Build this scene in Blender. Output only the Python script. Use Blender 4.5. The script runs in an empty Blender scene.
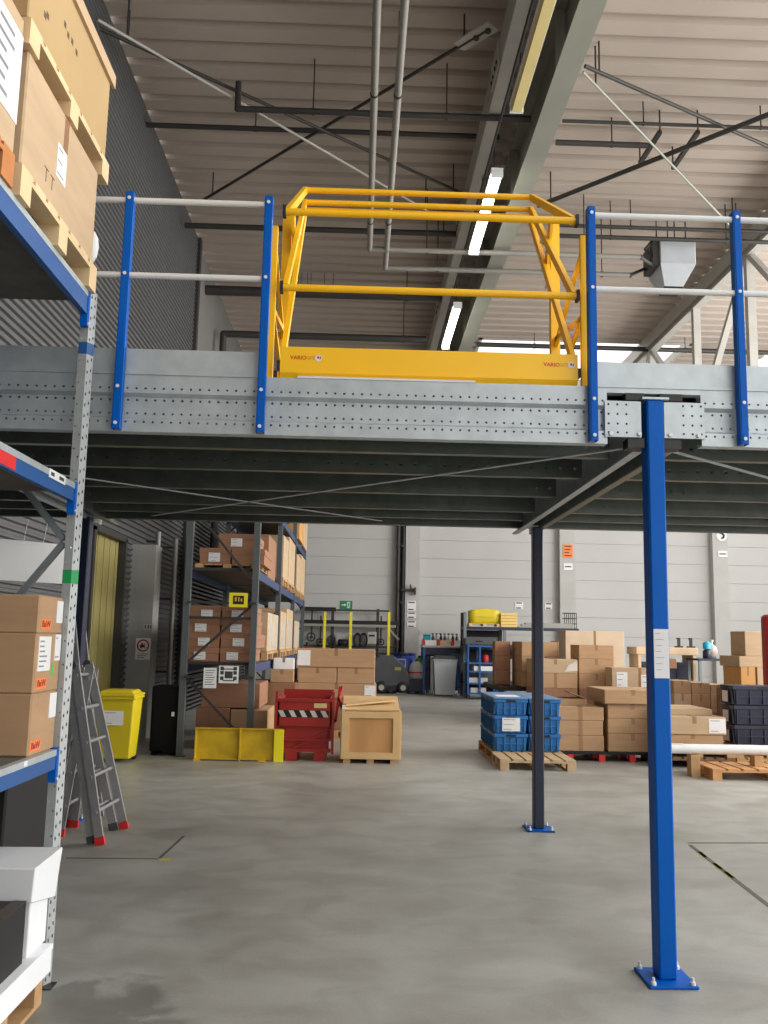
import bpy, bmesh, math, random
from mathutils import Vector, Matrix
random.seed(7)
PI = math.pi
S = bpy.context.scene
COL = S.collection

# ------------------------------------------------------------------ camera
F_PX, CAM_H, ROLL, VPX, VPY = 900.0, 1.7, 0.020, 358.0, 640.0
_c, _s = math.cos(ROLL), math.sin(ROLL)
_u = (VPX-384)*_c + (VPY-512)*_s
_v = -(VPX-384)*_s + (VPY-512)*_c
PITCH = math.atan2(_v, F_PX)
YAW = math.atan2(_u, math.hypot(F_PX, _v))
def cam_to_world(x, y, z):            # x right, y forward, z up, roll already removed
    y, z = y*math.cos(PITCH)-z*math.sin(PITCH), y*math.sin(PITCH)+z*math.cos(PITCH)
    x, y = x*math.cos(YAW)-y*math.sin(YAW), x*math.sin(YAW)+y*math.cos(YAW)
    return Vector((x, y, z))
cd = bpy.data.cameras.new('camera'); cam = bpy.data.objects.new('camera', cd); COL.objects.link(cam)
cd.sensor_fit = 'VERTICAL'; cd.sensor_height = 24.0; cd.lens = F_PX/1024*24.0
cd.clip_start = 0.05; cd.clip_end = 200
rt = cam_to_world(_c, 0, _s); up = cam_to_world(-_s, 0, _c); fw = cam_to_world(0, 1, 0)
Mx = Matrix((rt, up, -fw)).transposed().to_4x4(); Mx.translation = (0, 0, CAM_H)
cam.matrix_world = Mx
S.camera = cam
def ray(px, py):
    dx, dy = px-384, py-512
    return cam_to_world(dx*_c+dy*_s, F_PX, -(-dx*_s+dy*_c))
def P(px, py, Y):                     # point of the photo's line of sight at depth Y
    r = ray(px, py); t = Y/r.y
    return Vector((r.x*t, Y, CAM_H+r.z*t))
def Q(px, py, Z):                     # same at height Z
    r = ray(px, py); t = (Z-CAM_H)/r.z
    return Vector((r.x*t, r.y*t, Z))

# ------------------------------------------------------------------ materials
MATS = {}
def mat(name, rgb, rough=0.6, metal=0.0, var=0.12, scale=3.0, bump=0.0, bscale=40.0, emit=None, trans=0.0, alpha=None, spec=0.5, stretch=None):
    if name in MATS: return MATS[name]
    m = bpy.data.materials.new(name); m.use_nodes = True
    nt = m.node_tree; N = nt.nodes; L = nt.links
    b = N['Principled BSDF']
    b.inputs['Roughness'].default_value = rough; b.inputs['Metallic'].default_value = metal
    b.inputs['Specular IOR Level'].default_value = spec
    tc = N.new('ShaderNodeTexCoord')
    src = tc.outputs['Object']
    if stretch:
        mp = N.new('ShaderNodeMapping'); mp.inputs['Scale'].default_value = stretch
        L.new(src, mp.inputs['Vector']); src = mp.outputs['Vector']
    n = N.new('ShaderNodeTexNoise'); n.inputs['Scale'].default_value = scale; n.inputs['Detail'].default_value = 5
    L.new(src, n.inputs['Vector'])
    r = N.new('ShaderNodeValToRGB')
    r.color_ramp.elements[0].position = 0.3; r.color_ramp.elements[1].position = 0.7
    r.color_ramp.elements[0].color = [max(0, c*(1-var)) for c in rgb]+[1]
    r.color_ramp.elements[1].color = [min(1, c*(1+var)) for c in rgb]+[1]
    L.new(n.outputs['Fac'], r.inputs['Fac']); L.new(r.outputs['Color'], b.inputs['Base Color'])
    if bump:
        n2 = N.new('ShaderNodeTexNoise'); n2.inputs['Scale'].default_value = bscale
        L.new(src, n2.inputs['Vector'])
        bp = N.new('ShaderNodeBump'); bp.inputs['Strength'].default_value = bump; bp.inputs['Distance'].default_value = 0.01
        L.new(n2.outputs['Fac'], bp.inputs['Height']); L.new(bp.outputs['Normal'], b.inputs['Normal'])
    if emit:
        b.inputs['Emission Color'].default_value = (*emit[0], 1); b.inputs['Emission Strength'].default_value = emit[1]
    if trans:                                            # translucent sheet
        out = N['Material Output']; t = N.new('ShaderNodeBsdfTranslucent'); mx = N.new('ShaderNodeMixShader')
        L.new(r.outputs['Color'], t.inputs['Color']); mx.inputs[0].default_value = trans
        L.new(b.outputs[0], mx.inputs[1]); L.new(t.outputs[0], mx.inputs[2]); L.new(mx.outputs[0], out.inputs['Surface'])
    MATS[name] = m
    return m
def srgb(r, g, b):
    f = lambda c: (c/255/12.92) if c <= 10 else ((c/255+0.055)/1.055)**2.4
    return (f(r), f(g), f(b))

card = mat('cardboard', srgb(178, 143, 108), 0.85, var=0.08, scale=2.5, bump=0.05, stretch=(1, 1, 6))
card2 = mat('cardboard_pale', srgb(188, 162, 130), 0.85, var=0.07, scale=2.0, bump=0.05, stretch=(1, 1, 6))
card3 = mat('cardboard_dark', srgb(152, 110, 84), 0.85, var=0.08, scale=2.5, bump=0.05, stretch=(1, 1, 6))  # brown card, brightness lowered to stand in for the rear rack's shadow
tapem = mat('packing_tape', srgb(150, 112, 78), 0.35, var=0.05)
cardin = mat('cardboard_inside', srgb(205, 180, 150), 0.9, var=0.05)
paper = mat('paper_label', srgb(228, 228, 228), 0.7, var=0.03)
faint = mat('faint_label_print', srgb(132, 134, 140), 0.7, var=0.1)
ink = mat('printed_ink', srgb(60, 62, 66), 0.7, var=0.1)
orange = mat('orange_sticker', srgb(238, 128, 62), 0.6, var=0.05)
redink = mat('red_ink', srgb(150, 40, 20), 0.6, var=0.05)
greenm = mat('green_tape', srgb(20, 150, 80), 0.5, var=0.05)
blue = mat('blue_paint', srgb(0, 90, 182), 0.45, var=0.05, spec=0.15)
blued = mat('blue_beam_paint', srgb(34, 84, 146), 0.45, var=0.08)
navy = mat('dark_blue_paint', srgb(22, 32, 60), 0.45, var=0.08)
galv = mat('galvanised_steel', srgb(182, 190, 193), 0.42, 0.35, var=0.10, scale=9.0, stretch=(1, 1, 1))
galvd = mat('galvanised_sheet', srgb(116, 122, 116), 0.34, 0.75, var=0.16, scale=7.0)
zinc = mat('zinc_tube', srgb(222, 223, 223), 0.4, 0.0, var=0.05)
alu = mat('aluminium', srgb(170, 170, 172), 0.4, 0.6, var=0.08)
yellow = mat('yellow_paint', srgb(255, 194, 16), 0.38, var=0.04)
yellowd = mat('worn_yellow_paint', srgb(206, 170, 24), 0.55, var=0.22, scale=4)
yellowp = mat('yellow_plastic', srgb(214, 192, 28), 0.45, var=0.04)
black = mat('black_plastic', srgb(24, 24, 26), 0.5, var=0.1)
blackd = mat('black_paint', srgb(14, 14, 15), 0.6, var=0.1)
dark = mat('dark_steel', srgb(58, 56, 54), 0.55, 0.2, var=0.12)
rackshade = mat('shaded_rack_paint', srgb(82, 88, 90), 0.5, var=0.07)  # rack grey darkened in colour for the rear rack's deeper shade
rackbeam = mat('shaded_rack_beam', srgb(44, 60, 98), 0.5, var=0.07)  # beam blue with the same shade put into its colour
rackgrey = mat('rack_grey_paint', srgb(112, 120, 124), 0.5, var=0.07)
uprt = mat('upright_galvanised', srgb(168, 172, 172), 0.45, 0.3, var=0.08, scale=6)
girder = mat('girder_grey_paint', srgb(146, 148, 138), 0.6, var=0.07, scale=1.2)
girder2 = mat('pale_grey_paint', srgb(176, 174, 168), 0.6, var=0.06)
pipeg = mat('grey_pipe', srgb(150, 148, 142), 0.5, 0.2, var=0.06)
pined = mat('pallet_wood', srgb(186, 148, 104), 0.8, var=0.16, scale=6, stretch=(1, 1, 1))
pinel = mat('fresh_pallet_wood', srgb(220, 192, 150), 0.8, var=0.08, scale=6)
ply = mat('plywood', srgb(196, 146, 92), 0.65, var=0.12, scale=4, stretch=(1, 1, 0.3))
plyl = mat('pine_batten', srgb(214, 178, 126), 0.65, var=0.08, scale=5)
chip = mat('chipboard', srgb(120, 108, 92), 0.85, var=0.15, scale=30)
red = mat('red_paint', srgb(156, 34, 26), 0.5, var=0.12, scale=3)
redb = mat('bright_red_paint', srgb(214, 44, 44), 0.5, var=0.06)
whitec = mat('white_card', srgb(232, 234, 236), 0.6, var=0.03)
whitep = mat('white_paint', srgb(225, 226, 226), 0.5, var=0.03)
bluep = mat('blue_plastic', srgb(22, 104, 168), 0.45, var=0.08)
bluel = mat('blue_grey_lid', srgb(92, 130, 172), 0.5, var=0.06)
navyp = mat('navy_plastic', srgb(26, 32, 56), 0.45, var=0.1)
greyp = mat('grey_plastic', srgb(178, 184, 190), 0.5, var=0.06)
greyd = mat('dark_grey_plastic', srgb(70, 74, 76), 0.5, var=0.08)
greenl = mat('sign_green', srgb(0, 128, 84), 0.5, var=0.03)
signy = mat('sign_yellow', srgb(232, 216, 30), 0.5, var=0.03)
signr = mat('sign_red', srgb(190, 30, 40), 0.5, var=0.03)
concrete = mat('pillar_concrete', srgb(158, 158, 152), 0.85, var=0.08, scale=2.5, bump=0.1)
concl = mat('pale_concrete', srgb(180, 179, 176), 0.85, var=0.04, scale=2.0)
corr = mat('corrugated_wall_metal', srgb(90, 91, 92), 0.5, 0.2, var=0.06)
rearw = mat('rear_left_wall_render', srgb(112, 110, 107), 0.8, var=0.06)
panelw = mat('wall_panel_grey', srgb(184, 183, 181), 0.7, var=0.03, scale=0.8)
roofm = mat('roof_sheet', srgb(172, 160, 150), 0.7, 0.0, var=0.05, scale=0.6)
strip = mat('yellow_pvc_strip', srgb(186, 176, 118), 0.35, var=0.10, trans=0.3, stretch=(1, 6, .3))
pane = mat('skylight_sheet', srgb(250, 250, 250), 0.4, var=0.01, trans=0.9)
lampon = mat('lit_tube', (1, 0.97, 0.85), 0.5, emit=((1, 0.95, 0.82), 9.0), var=0.01)
lampoff = mat('unlit_diffuser', srgb(232, 214, 150), 0.4, var=0.04)
teal = mat('teal_plastic', srgb(30, 160, 190), 0.5, var=0.05)
greenb = mat('green_plastic', srgb(70, 150, 50), 0.5, var=0.05)
barrel = mat('barrel_blue', srgb(30, 64, 170), 0.4, var=0.05)

def floor_material():
    m = bpy.data.materials.new('polished_concrete'); m.use_nodes = True
    nt = m.node_tree; N = nt.nodes; L = nt.links; b = N['Principled BSDF']
    tc = N.new('ShaderNodeTexCoord')
    def noise(s, d, dist=0.0, st=None):
        n = N.new('ShaderNodeTexNoise'); n.inputs['Scale'].default_value = s; n.inputs['Detail'].default_value = d
        n.inputs['Distortion'].default_value = dist
        if st:
            mp = N.new('ShaderNodeMapping'); mp.inputs['Scale'].default_value = st
            L.new(tc.outputs['Object'], mp.inputs['Vector']); L.new(mp.outputs['Vector'], n.inputs['Vector'])
        else: L.new(tc.outputs['Object'], n.inputs['Vector'])
        return n
    a = noise(0.55, 6, 0.6); c = noise(2.6, 8, .7, (.9, 1.1, 1)); g = noise(60, 3)
    r1 = N.new('ShaderNodeValToRGB'); r1.color_ramp.elements[0].position = .32; r1.color_ramp.elements[1].position = .66
    r1.color_ramp.elements[0].color = (*srgb(149, 147, 140), 1); r1.color_ramp.elements[1].color = (*srgb(176, 175, 169), 1)
    r2 = N.new('ShaderNodeValToRGB'); r2.color_ramp.elements[0].position = .35; r2.color_ramp.elements[1].position = .6
    r2.color_ramp.elements[0].color = (.80, .79, .765, 1); r2.color_ramp.elements[1].color = (1, 1, 1, 1)
    L.new(a.outputs['Fac'], r1.inputs['Fac']); L.new(c.outputs['Fac'], r2.inputs['Fac'])
    mx = N.new('ShaderNodeMixRGB'); mx.blend_type = 'MULTIPLY'; mx.inputs[0].default_value = 1
    L.new(r1.outputs['Color'], mx.inputs[1]); L.new(r2.outputs['Color'], mx.inputs[2])
    mg = N.new('ShaderNodeMixRGB'); mg.blend_type = 'OVERLAY'; mg.inputs[0].default_value = .12
    L.new(mx.outputs[0], mg.inputs[1]); L.new(g.outputs['Fac'], mg.inputs[2])
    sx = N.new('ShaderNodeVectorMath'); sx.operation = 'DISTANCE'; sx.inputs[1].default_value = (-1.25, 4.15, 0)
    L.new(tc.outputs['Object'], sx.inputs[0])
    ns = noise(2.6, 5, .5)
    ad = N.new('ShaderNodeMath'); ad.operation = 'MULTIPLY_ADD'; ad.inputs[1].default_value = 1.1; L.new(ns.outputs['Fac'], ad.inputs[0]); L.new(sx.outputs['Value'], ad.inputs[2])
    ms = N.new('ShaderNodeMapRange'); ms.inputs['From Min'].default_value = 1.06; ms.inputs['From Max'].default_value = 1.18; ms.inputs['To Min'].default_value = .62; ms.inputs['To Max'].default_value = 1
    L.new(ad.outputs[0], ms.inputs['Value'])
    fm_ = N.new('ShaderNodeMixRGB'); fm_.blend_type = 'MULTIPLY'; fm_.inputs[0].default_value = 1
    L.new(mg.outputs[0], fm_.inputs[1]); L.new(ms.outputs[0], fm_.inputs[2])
    L.new(fm_.outputs[0], b.inputs['Base Color'])
    rr = N.new('ShaderNodeMapRange'); rr.inputs['To Min'].default_value = .34; rr.inputs['To Max'].default_value = .56
    L.new(c.outputs['Fac'], rr.inputs['Value']); L.new(rr.outputs[0], b.inputs['Roughness'])
    return m

# ------------------------------------------------------------------ helpers
class MB:
    def __init__(s): s.bm = bmesh.new()
    def poly(s, pts):
        return s.bm.faces.new([s.bm.verts.new(p) for p in pts])
    def hexa(s, p):                                        # 8 corners: bottom 4, top 4
        v = [s.bm.verts.new(q) for q in p]
        for f in ((3, 2, 1, 0), (4, 5, 6, 7), (0, 1, 5, 4), (1, 2, 6, 5), (2, 3, 7, 6), (3, 0, 4, 7)):
            s.bm.faces.new([v[i] for i in f])
        return s
    def box(s, x0, x1, y0, y1, z0, z1):
        return s.hexa([(x0, y0, z0), (x1, y0, z0), (x1, y1, z0), (x0, y1, z0), (x0, y0, z1), (x1, y0, z1), (x1, y1, z1), (x0, y1, z1)])
    def cbox(s, c, size, M=None):
        hx, hy, hz = [k/2 for k in size]; c = Vector(c)
        pts = [Vector(q) for q in ((-hx, -hy, -hz), (hx, -hy, -hz), (hx, hy, -hz), (-hx, hy, -hz), (-hx, -hy, hz), (hx, -hy, hz), (hx, hy, hz), (-hx, hy, hz))]
        return s.hexa([c+((M @ q) if M else q) for q in pts])
    def taper(s, x0, x1, y0, y1, z0, X0, X1, Y0, Y1, z1):
        return s.hexa([(x0, y0, z0), (x1, y0, z0), (x1, y1, z0), (x0, y1, z0), (X0, Y0, z1), (X1, Y0, z1), (X1, Y1, z1), (X0, Y1, z1)])
    def _frame(s, p, q, upv=(0, 0, 1)):
        d = (q-p).normalized(); u = Vector(upv)
        if abs(d.dot(u)) > 0.98: u = Vector((1, 0, 0)) if abs(d.x) < .9 else Vector((0, 1, 0))
        a = d.cross(u).normalized(); b = a.cross(d).normalized()
        return d, a, b
    def bar(s, p, q, w, h, upv=(0, 0, 1)):                 # w across, h along up
        p, q = Vector(p), Vector(q); d, a, b = s._frame(p, q, upv)
        A, B = a*w/2, b*h/2
        return s.hexa([p-A-B, p+A-B, p+A+B, p-A+B, q-A-B, q+A-B, q+A+B, q-A+B])
    def tube(s, p, q, r, n=12, r2=None):
        p, q = Vector(p), Vector(q); d, a, b = s._frame(p, q); r2 = r if r2 is None else r2
        v0 = [s.bm.verts.new(p+(a*math.cos(t)+b*math.sin(t))*r) for t in [2*PI*i/n for i in range(n)]]
        v1 = [s.bm.verts.new(q+(a*math.cos(t)+b*math.sin(t))*r2) for t in [2*PI*i/n for i in range(n)]]
        for i in range(n):
            f = s.bm.faces.new((v0[i], v0[(i+1) % n], v1[(i+1) % n], v1[i])); f.smooth = True
        for f in (s.bm.faces.new(v0[::-1]), s.bm.faces.new(v1)):
            for e in f.edges: e.smooth = False
        return s
    def path(s, pts, r, n=10):
        for a, b in zip(pts[:-1], pts[1:]): s.tube(a, b, r, n)
        for a in pts[1:-1]: s.ball(a, r*1.04, n)
        return s
    def ball(s, c, r, n=10, sz=(1, 1, 1)):
        c = Vector(c); rings = []
        m = max(4, n//2)
        for i in range(1, m):
            ph = PI*i/m
            rings.append([s.bm.verts.new(c+Vector((r*sz[0]*math.sin(ph)*math.cos(2*PI*j/n), r*sz[1]*math.sin(ph)*math.sin(2*PI*j/n), r*sz[2]*math.cos(ph)))) for j in range(n)])
        t = s.bm.verts.new(c+Vector((0, 0, r*sz[2]))); b = s.bm.verts.new(c-Vector((0, 0, r*sz[2])))
        for A, B in zip(rings[:-1], rings[1:]):
            for j in range(n):
                f = s.bm.faces.new((A[j], B[j], B[(j+1) % n], A[(j+1) % n])); f.smooth = True
        for j in range(n):
            s.bm.faces.new((t, rings[0][j], rings[0][(j+1) % n])).smooth = True
            s.bm.faces.new((b, rings[-1][(j+1) % n], rings[-1][j])).smooth = True
        return s
    def lathe(s, c, prof, n=20, axis='z'):
        c = Vector(c); R = []
        for r, z in prof:
            ring = []
            for j in range(n):
                t = 2*PI*j/n
                q = Vector((r*math.cos(t), r*math.sin(t), z))
                if axis == 'y': q = Vector((q.x, q.z, -q.y))
                if axis == 'x': q = Vector((q.z, q.x, q.y))
                ring.append(s.bm.verts.new(c+q))
            R.append(ring)
        for A, B in zip(R[:-1], R[1:]):
            for j in range(n):
                s.bm.faces.new((A[j], A[(j+1) % n], B[(j+1) % n], B[j])).smooth = True
        for f in (s.bm.faces.new(R[0][::-1]), s.bm.faces.new(R[-1])):
            for e in f.edges: e.smooth = False
        return s
    def extrude(s, prof, a, b, axis):                      # closed 2-D profile swept along an axis
        def pt(u, v, t): return {'x': (t, u, v), 'y': (u, t, v), 'z': (u, v, t)}[axis]
        A = [s.bm.verts.new(pt(u, v, a)) for u, v in prof]; B = [s.bm.verts.new(pt(u, v, b)) for u, v in prof]
        n = len(prof)
        for i in range(n): s.bm.faces.new((A[i], A[(i+1) % n], B[(i+1) % n], B[i]))
        s.bm.faces.new(A[::-1]); s.bm.faces.new(B)
        return s
    def sheet(s, prof, a, b, axis, th):                    # open profile swept, given a thickness
        n = len(prof); nrm = []
        for i in range(n):
            p0 = Vector(prof[max(0, i-1)]); p1 = Vector(prof[min(n-1, i+1)]); d = (p1-p0).normalized()
            nrm.append(Vector((-d.y, d.x)))
        back = [(p[0]+nn.x*th, p[1]+nn.y*th) for p, nn in zip(prof, nrm)]
        def pt(u, v, t): return {'x': (t, u, v), 'y': (u, t, v), 'z': (u, v, t)}[axis]
        V = [[s.bm.verts.new(pt(u, v, t)) for u, v in pr] for pr in (prof, back) for t in (a, b)]
        for i in range(n-1):
            s.bm.faces.new((V[0][i], V[0][i+1], V[1][i+1], V[1][i])); s.bm.faces.new((V[2][i], V[3][i], V[3][i+1], V[2][i+1]))
            s.bm.faces.new((V[0][i], V[2][i], V[2][i+1], V[0][i+1])); s.bm.faces.new((V[1][i], V[1][i+1], V[3][i+1], V[3][i]))
        for i in (0, n-1): s.bm.faces.new((V[0][i], V[1][i], V[3][i], V[2][i]))
        return s
    def perf(s, O, U, V, w, h, nu, rows, ru, rv, off=0.0): # perforated plate: nu holes per row, rows = hole heights
        O, U, V = Vector(O), Vector(U).normalized(), Vector(V).normalized()
        cuts = [0]+[(rows[i]+rows[i+1])/2 for i in range(len(rows)-1)]+[h]
        cw = w/nu
        for i in range(nu):
            for j, hv in enumerate(rows):
                u0, u1, v0, v1 = i*cw, (i+1)*cw, cuts[j], cuts[j+1]; cu = (u0+u1)/2
                C = [(u0, v0), (u1, v0), (u1, v1), (u0, v1)]
                ring = [(cu+ru*math.cos(math.radians(-135+45*k)), hv+rv*math.sin(math.radians(-135+45*k))) for k in range(8)]
                cv = [s.bm.verts.new(O+U*a+V*b) for a, b in C]; rg = [s.bm.verts.new(O+U*a+V*b) for a, b in ring]
                for k in range(4):
                    s.bm.faces.new((cv[k], cv[(k+1) % 4], rg[(2*k+2) % 8], rg[2*k+1], rg[2*k]))
        return s
    def bevel(s, w, seg=1):
        bmesh.ops.bevel(s.bm, geom=list(s.bm.edges), offset=w, segments=seg, affect='EDGES', profile=0.5)
        return s
    def xform(s, M):
        bmesh.ops.transform(s.bm, matrix=M, verts=s.bm.verts); return s
    SINGLE = {'anchor_bolts': 'anchor_bolt', 'bolts': 'bolt', 'bolt_holes': 'bolt_hole', 'hand_hole': 'hand_hole', 'ribs': 'rib', 'uprights': 'upright', 'clamp': 'clamp', 'pivot_bolt': 'pivot_bolt', 'white_stripes': 'white_stripe', 'white_symbols': 'white_symbol', 'printed_marks': 'printed_mark'}
    def islands(s):                                        # one builder per connected piece
        s.bm.verts.index_update(); seen = set(); out = []
        for v in s.bm.verts:
            if v.index in seen: continue
            st, comp = [v], []; seen.add(v.index)
            while st:
                a = st.pop(); comp.append(a)
                for e in a.link_edges:
                    o = e.other_vert(a)
                    if o.index not in seen: seen.add(o.index); st.append(o)
            ids = {a.index for a in comp}; nb = MB(); mp = {a.index: nb.bm.verts.new(a.co) for a in comp}
            for f in s.bm.faces:
                if f.verts[0].index in ids:
                    g = nb.bm.faces.new([mp[q.index] for q in f.verts]); g.smooth = f.smooth
            for e in s.bm.edges:
                if not e.smooth and e.verts[0].index in ids:
                    d = nb.bm.edges.get((mp[e.verts[0].index], mp[e.verts[1].index]))
                    if d: d.smooth = False
            out.append(nb)
        return out
    def build(s, name, m, parent=None, local=True, normals=True):
        if name in MB.SINGLE:
            for nb in s.islands(): o = nb._build(MB.SINGLE[name], m, parent, local, normals)
            s.bm.free(); return o
        return s._build(name, m, parent, local, normals)
    def _build(s, name, m, parent=None, local=True, normals=True):
        me = bpy.data.meshes.new(name)
        if not local and parent is not None:
            r = parent
            while r.parent: r = r.parent
            bmesh.ops.translate(s.bm, vec=-r.location, verts=s.bm.verts)
        if normals: bmesh.ops.recalc_face_normals(s.bm, faces=s.bm.faces)
        s.bm.to_mesh(me); s.bm.free(); me.materials.append(m)
        o = bpy.data.objects.new(name, me); COL.objects.link(o)
        if parent: o.parent = parent
        return o

def thing(name, label, cat, loc=(0, 0, 0), rz=0.0, group=None):
    o = bpy.data.objects.new(name, None); COL.objects.link(o); o.empty_display_size = 0.1
    o.location = loc; o.rotation_euler = (0, 0, rz); o['label'] = label; o['category'] = cat
    if group: o['group'] = group
    return o
def tag(o, label, cat, group=None):
    o['label'] = label; o['category'] = cat
    if group: o['group'] = group
    return o
def struct(o): o['kind'] = 'structure'; return o
def origin_to_base(o):                                     # single-mesh things: put the origin at the mesh's base
    vs = [v.co for v in o.data.vertices]
    c = Vector(((min(v.x for v in vs)+max(v.x for v in vs))/2, (min(v.y for v in vs)+max(v.y for v in vs))/2, min(v.z for v in vs)))
    o.data.transform(Matrix.Translation(-c)); o.location = c
    return o
def one(mb, name, m, label, cat, group=None):
    return tag(origin_to_base(mb.build(name, m)), label, cat, group)

def text(name, body, size, m, parent, loc, rot, depth=0.0008, align='CENTER', bold=0.0):
    cu = bpy.data.curves.new(name+'_curve', 'FONT'); cu.body = body; cu.size = size; cu.extrude = depth; cu.offset = bold
    cu.align_x = align; cu.align_y = 'CENTER'; cu.resolution_u = 3
    tmp = bpy.data.objects.new(name+'_tmp', cu); COL.objects.link(tmp)
    dg = bpy.context.evaluated_depsgraph_get(); dg.update()
    me = bpy.data.meshes.new_from_object(tmp.evaluated_get(dg))
    bpy.data.objects.remove(tmp)
    me.materials.clear(); me.materials.append(m); me.name = name
    o = bpy.data.objects.new(name, me); COL.objects.link(o); o.parent = parent
    o.location = loc; o.rotation_euler = rot
    return o
RF = (PI/2, 0, 0)                                          # reads towards the camera side (-Y)
RR = (PI/2, 0, PI/2)                                       # reads towards +X

def label_sheet(parent, face, c, w, h, lines=4, m=None, name='paper_label'):
    """sheet on a face: face 'f' (-Y) or 'r' (+X); c = centre in local coordinates; printed rows as sub-part"""
    b = MB(); k = MB(); rnd = random.Random(int(abs(c[0]*997+c[1]*131+c[2]*77)*100))
    if face == 'f': b.cbox((c[0], c[1]-.0015, c[2]), (w, .003, h))
    else: b.cbox((c[0]+.0015, c[1], c[2]), (.003, w, h))
    o = b.build(name, m or paper, parent)
    for i in range(lines):
        zz = c[2]+h*(.36-.72*i/max(1, lines-1)) if lines > 1 else c[2]
        ww = w*rnd.uniform(.3, .75); off = -w*.42+ww/2
        if face == 'f': k.cbox((c[0]+off, c[1]-.0034, zz), (ww, .0008, h*.045))
        else: k.cbox((c[0]+.0034, c[1]+off, zz), (.0008, ww, h*.045))
    if lines: k.build('print', faint, o)
    else: k.bm.free()
    return o

def carton(label, x0, x1, y0, y1, z0, z1, m=None, rz=0.0, group=None, tape='f', lab=None, sticker=False, name='cardboard_box', flap=True, cat='box'):
    """closed carton: body with flap seam, tape strip over the top and down the front, optional labels"""
    m = m or card
    cx, cy = (x0+x1)/2, (y0+y1)/2; w, d, h = x1-x0, y1-y0, z1-z0
    t = thing(name, label, cat, (cx, cy, z0), rz, group)
    b = MB().box(-w/2, w/2, -d/2, d/2, 0, h); b.bevel(min(.008, h*.04), 1)
    b.build('body', m, t)
    if flap:
        tw = min(.06, w*.12)
        k = MB()
        if tape == 'f':
            k.box(-tw/2, tw/2, -d/2-.0015, d/2, h-.001, h+.0012).box(-tw/2, tw/2, -d/2-.0015, -d/2+.001, h*.62, h+.0012)
        elif tape == 'ff':
            k.box(-tw/2, tw/2, -d/2-.0015, d/2, h-.001, h+.0012).box(-tw/2, tw/2, -d/2-.0015, -d/2+.001, 0.002, h+.0012)
        else:
            k.box(-w/2, w/2+.0015, -tw/2, tw/2, h-.001, h+.0012).box(w/2-.001, w/2+.0015, -tw/2, tw/2, h*.62, h+.0012)
        k.build('tape', tapem, t)
    for L in (lab or []):
        face, u, v, lw, lh = L[:5]
        c = (u*w, -d/2, v*h) if face == 'f' else (w/2, u*d, v*h)
        label_sheet(t, face, c, lw, lh, L[5] if len(L) > 5 else 4)
    return t

def pallet(label, x0, x1, y0, y1, z0, m=None, group=None, along='y', name='wooden_pallet', hh=.144, rz=0.0, boards=7):
    """four-way pallet; deck boards run along the given axis"""
    m = m or pined
    cx, cy = (x0+x1)/2, (y0+y1)/2; w, d = x1-x0, y1-y0
    t = thing(name, label, 'pallet', (cx, cy, z0), rz, group)
    k = hh/.144
    def B(mb, a0, a1, b0, b1, c0, c1):                       # a across the boards, b along them
        return mb.box(a0, a1, b0, b1, c0*k, c1*k) if along == 'y' else mb.box(b0, b1, a0, a1, c0*k, c1*k)
    A, Bl = (w, d) if along == 'y' else (d, w)
    dk = MB(); bw = A/(boards+ (boards-1)*.25)
    for i in range(boards):
        a = -A/2+i*bw*1.25; B(dk, a, a+bw, -Bl/2, Bl/2, .122, .144)
    dk.build('deck', m, t)
    for j in (-1, 0, 1):
        c = j*(Bl/2-.05)
        B(MB(), -A/2, A/2, c-.05, c+.05, .1, .1219).build('stringer_board', m, t)
        for i in (-1, 0, 1):
            a = i*(A/2-.06)
            B(MB(), a-.06, a+.06, c-.05, c+.05, .022, .0999).build('block', m, t)
    for i in (-1, 0, 1):
        a = i*(A/2-.06); B(MB(), a-.06, a+.06, -Bl/2, Bl/2, 0, .0219).build('bottom_board', m, t)
    return t
WORLD, EXPO, SIDE = 1.4, 0.58, 2200
# ------------------------------------------------------------------ the setting
ZC, WX, BY = 10.8, -3.93, 32.0
fm = floor_material()
struct(MB().box(-6, 20, -6, 34, -.2, 0).build('floor', fm))
# floor joints and the scraps of yellow floor marking
jm = mat('joint_filler', srgb(92, 90, 84), .8, var=.2, scale=12)
ym = mat('worn_floor_yellow', srgb(190, 180, 70), .8, var=.25, scale=14)
def floor_strip(a, b, w, m, name):
    a, b = Vector(a), Vector(b)
    struct(MB().bar(a+Vector((0, 0, .001)), b+Vector((0, 0, .001)), w, .002).build(name, m))
j0, j1 = Q(690, 845, 0), Q(790, 922, 0)
floor_strip(j0, j1, .035, jm, 'trim_1')
floor_strip(Q(688, 843, 0), Q(775, 843, 0), .03, jm, 'trim_2')
floor_strip(Q(66, 858, 0), Q(160, 859, 0), .02, jm, 'trim_3')
floor_strip(Q(160, 858, 0), Q(184, 836, 0), .025, jm, 'trim_4')
floor_strip(Q(158, 860, 0), Q(172, 859, 0), .06, ym, 'trim_5')
for i, t in enumerate((.12, .3, .42)):
    p = j0.lerp(j1, t); floor_strip(p, j0.lerp(j1, t+.09), .045, ym, 'trim_%d' % (6+i))

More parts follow.
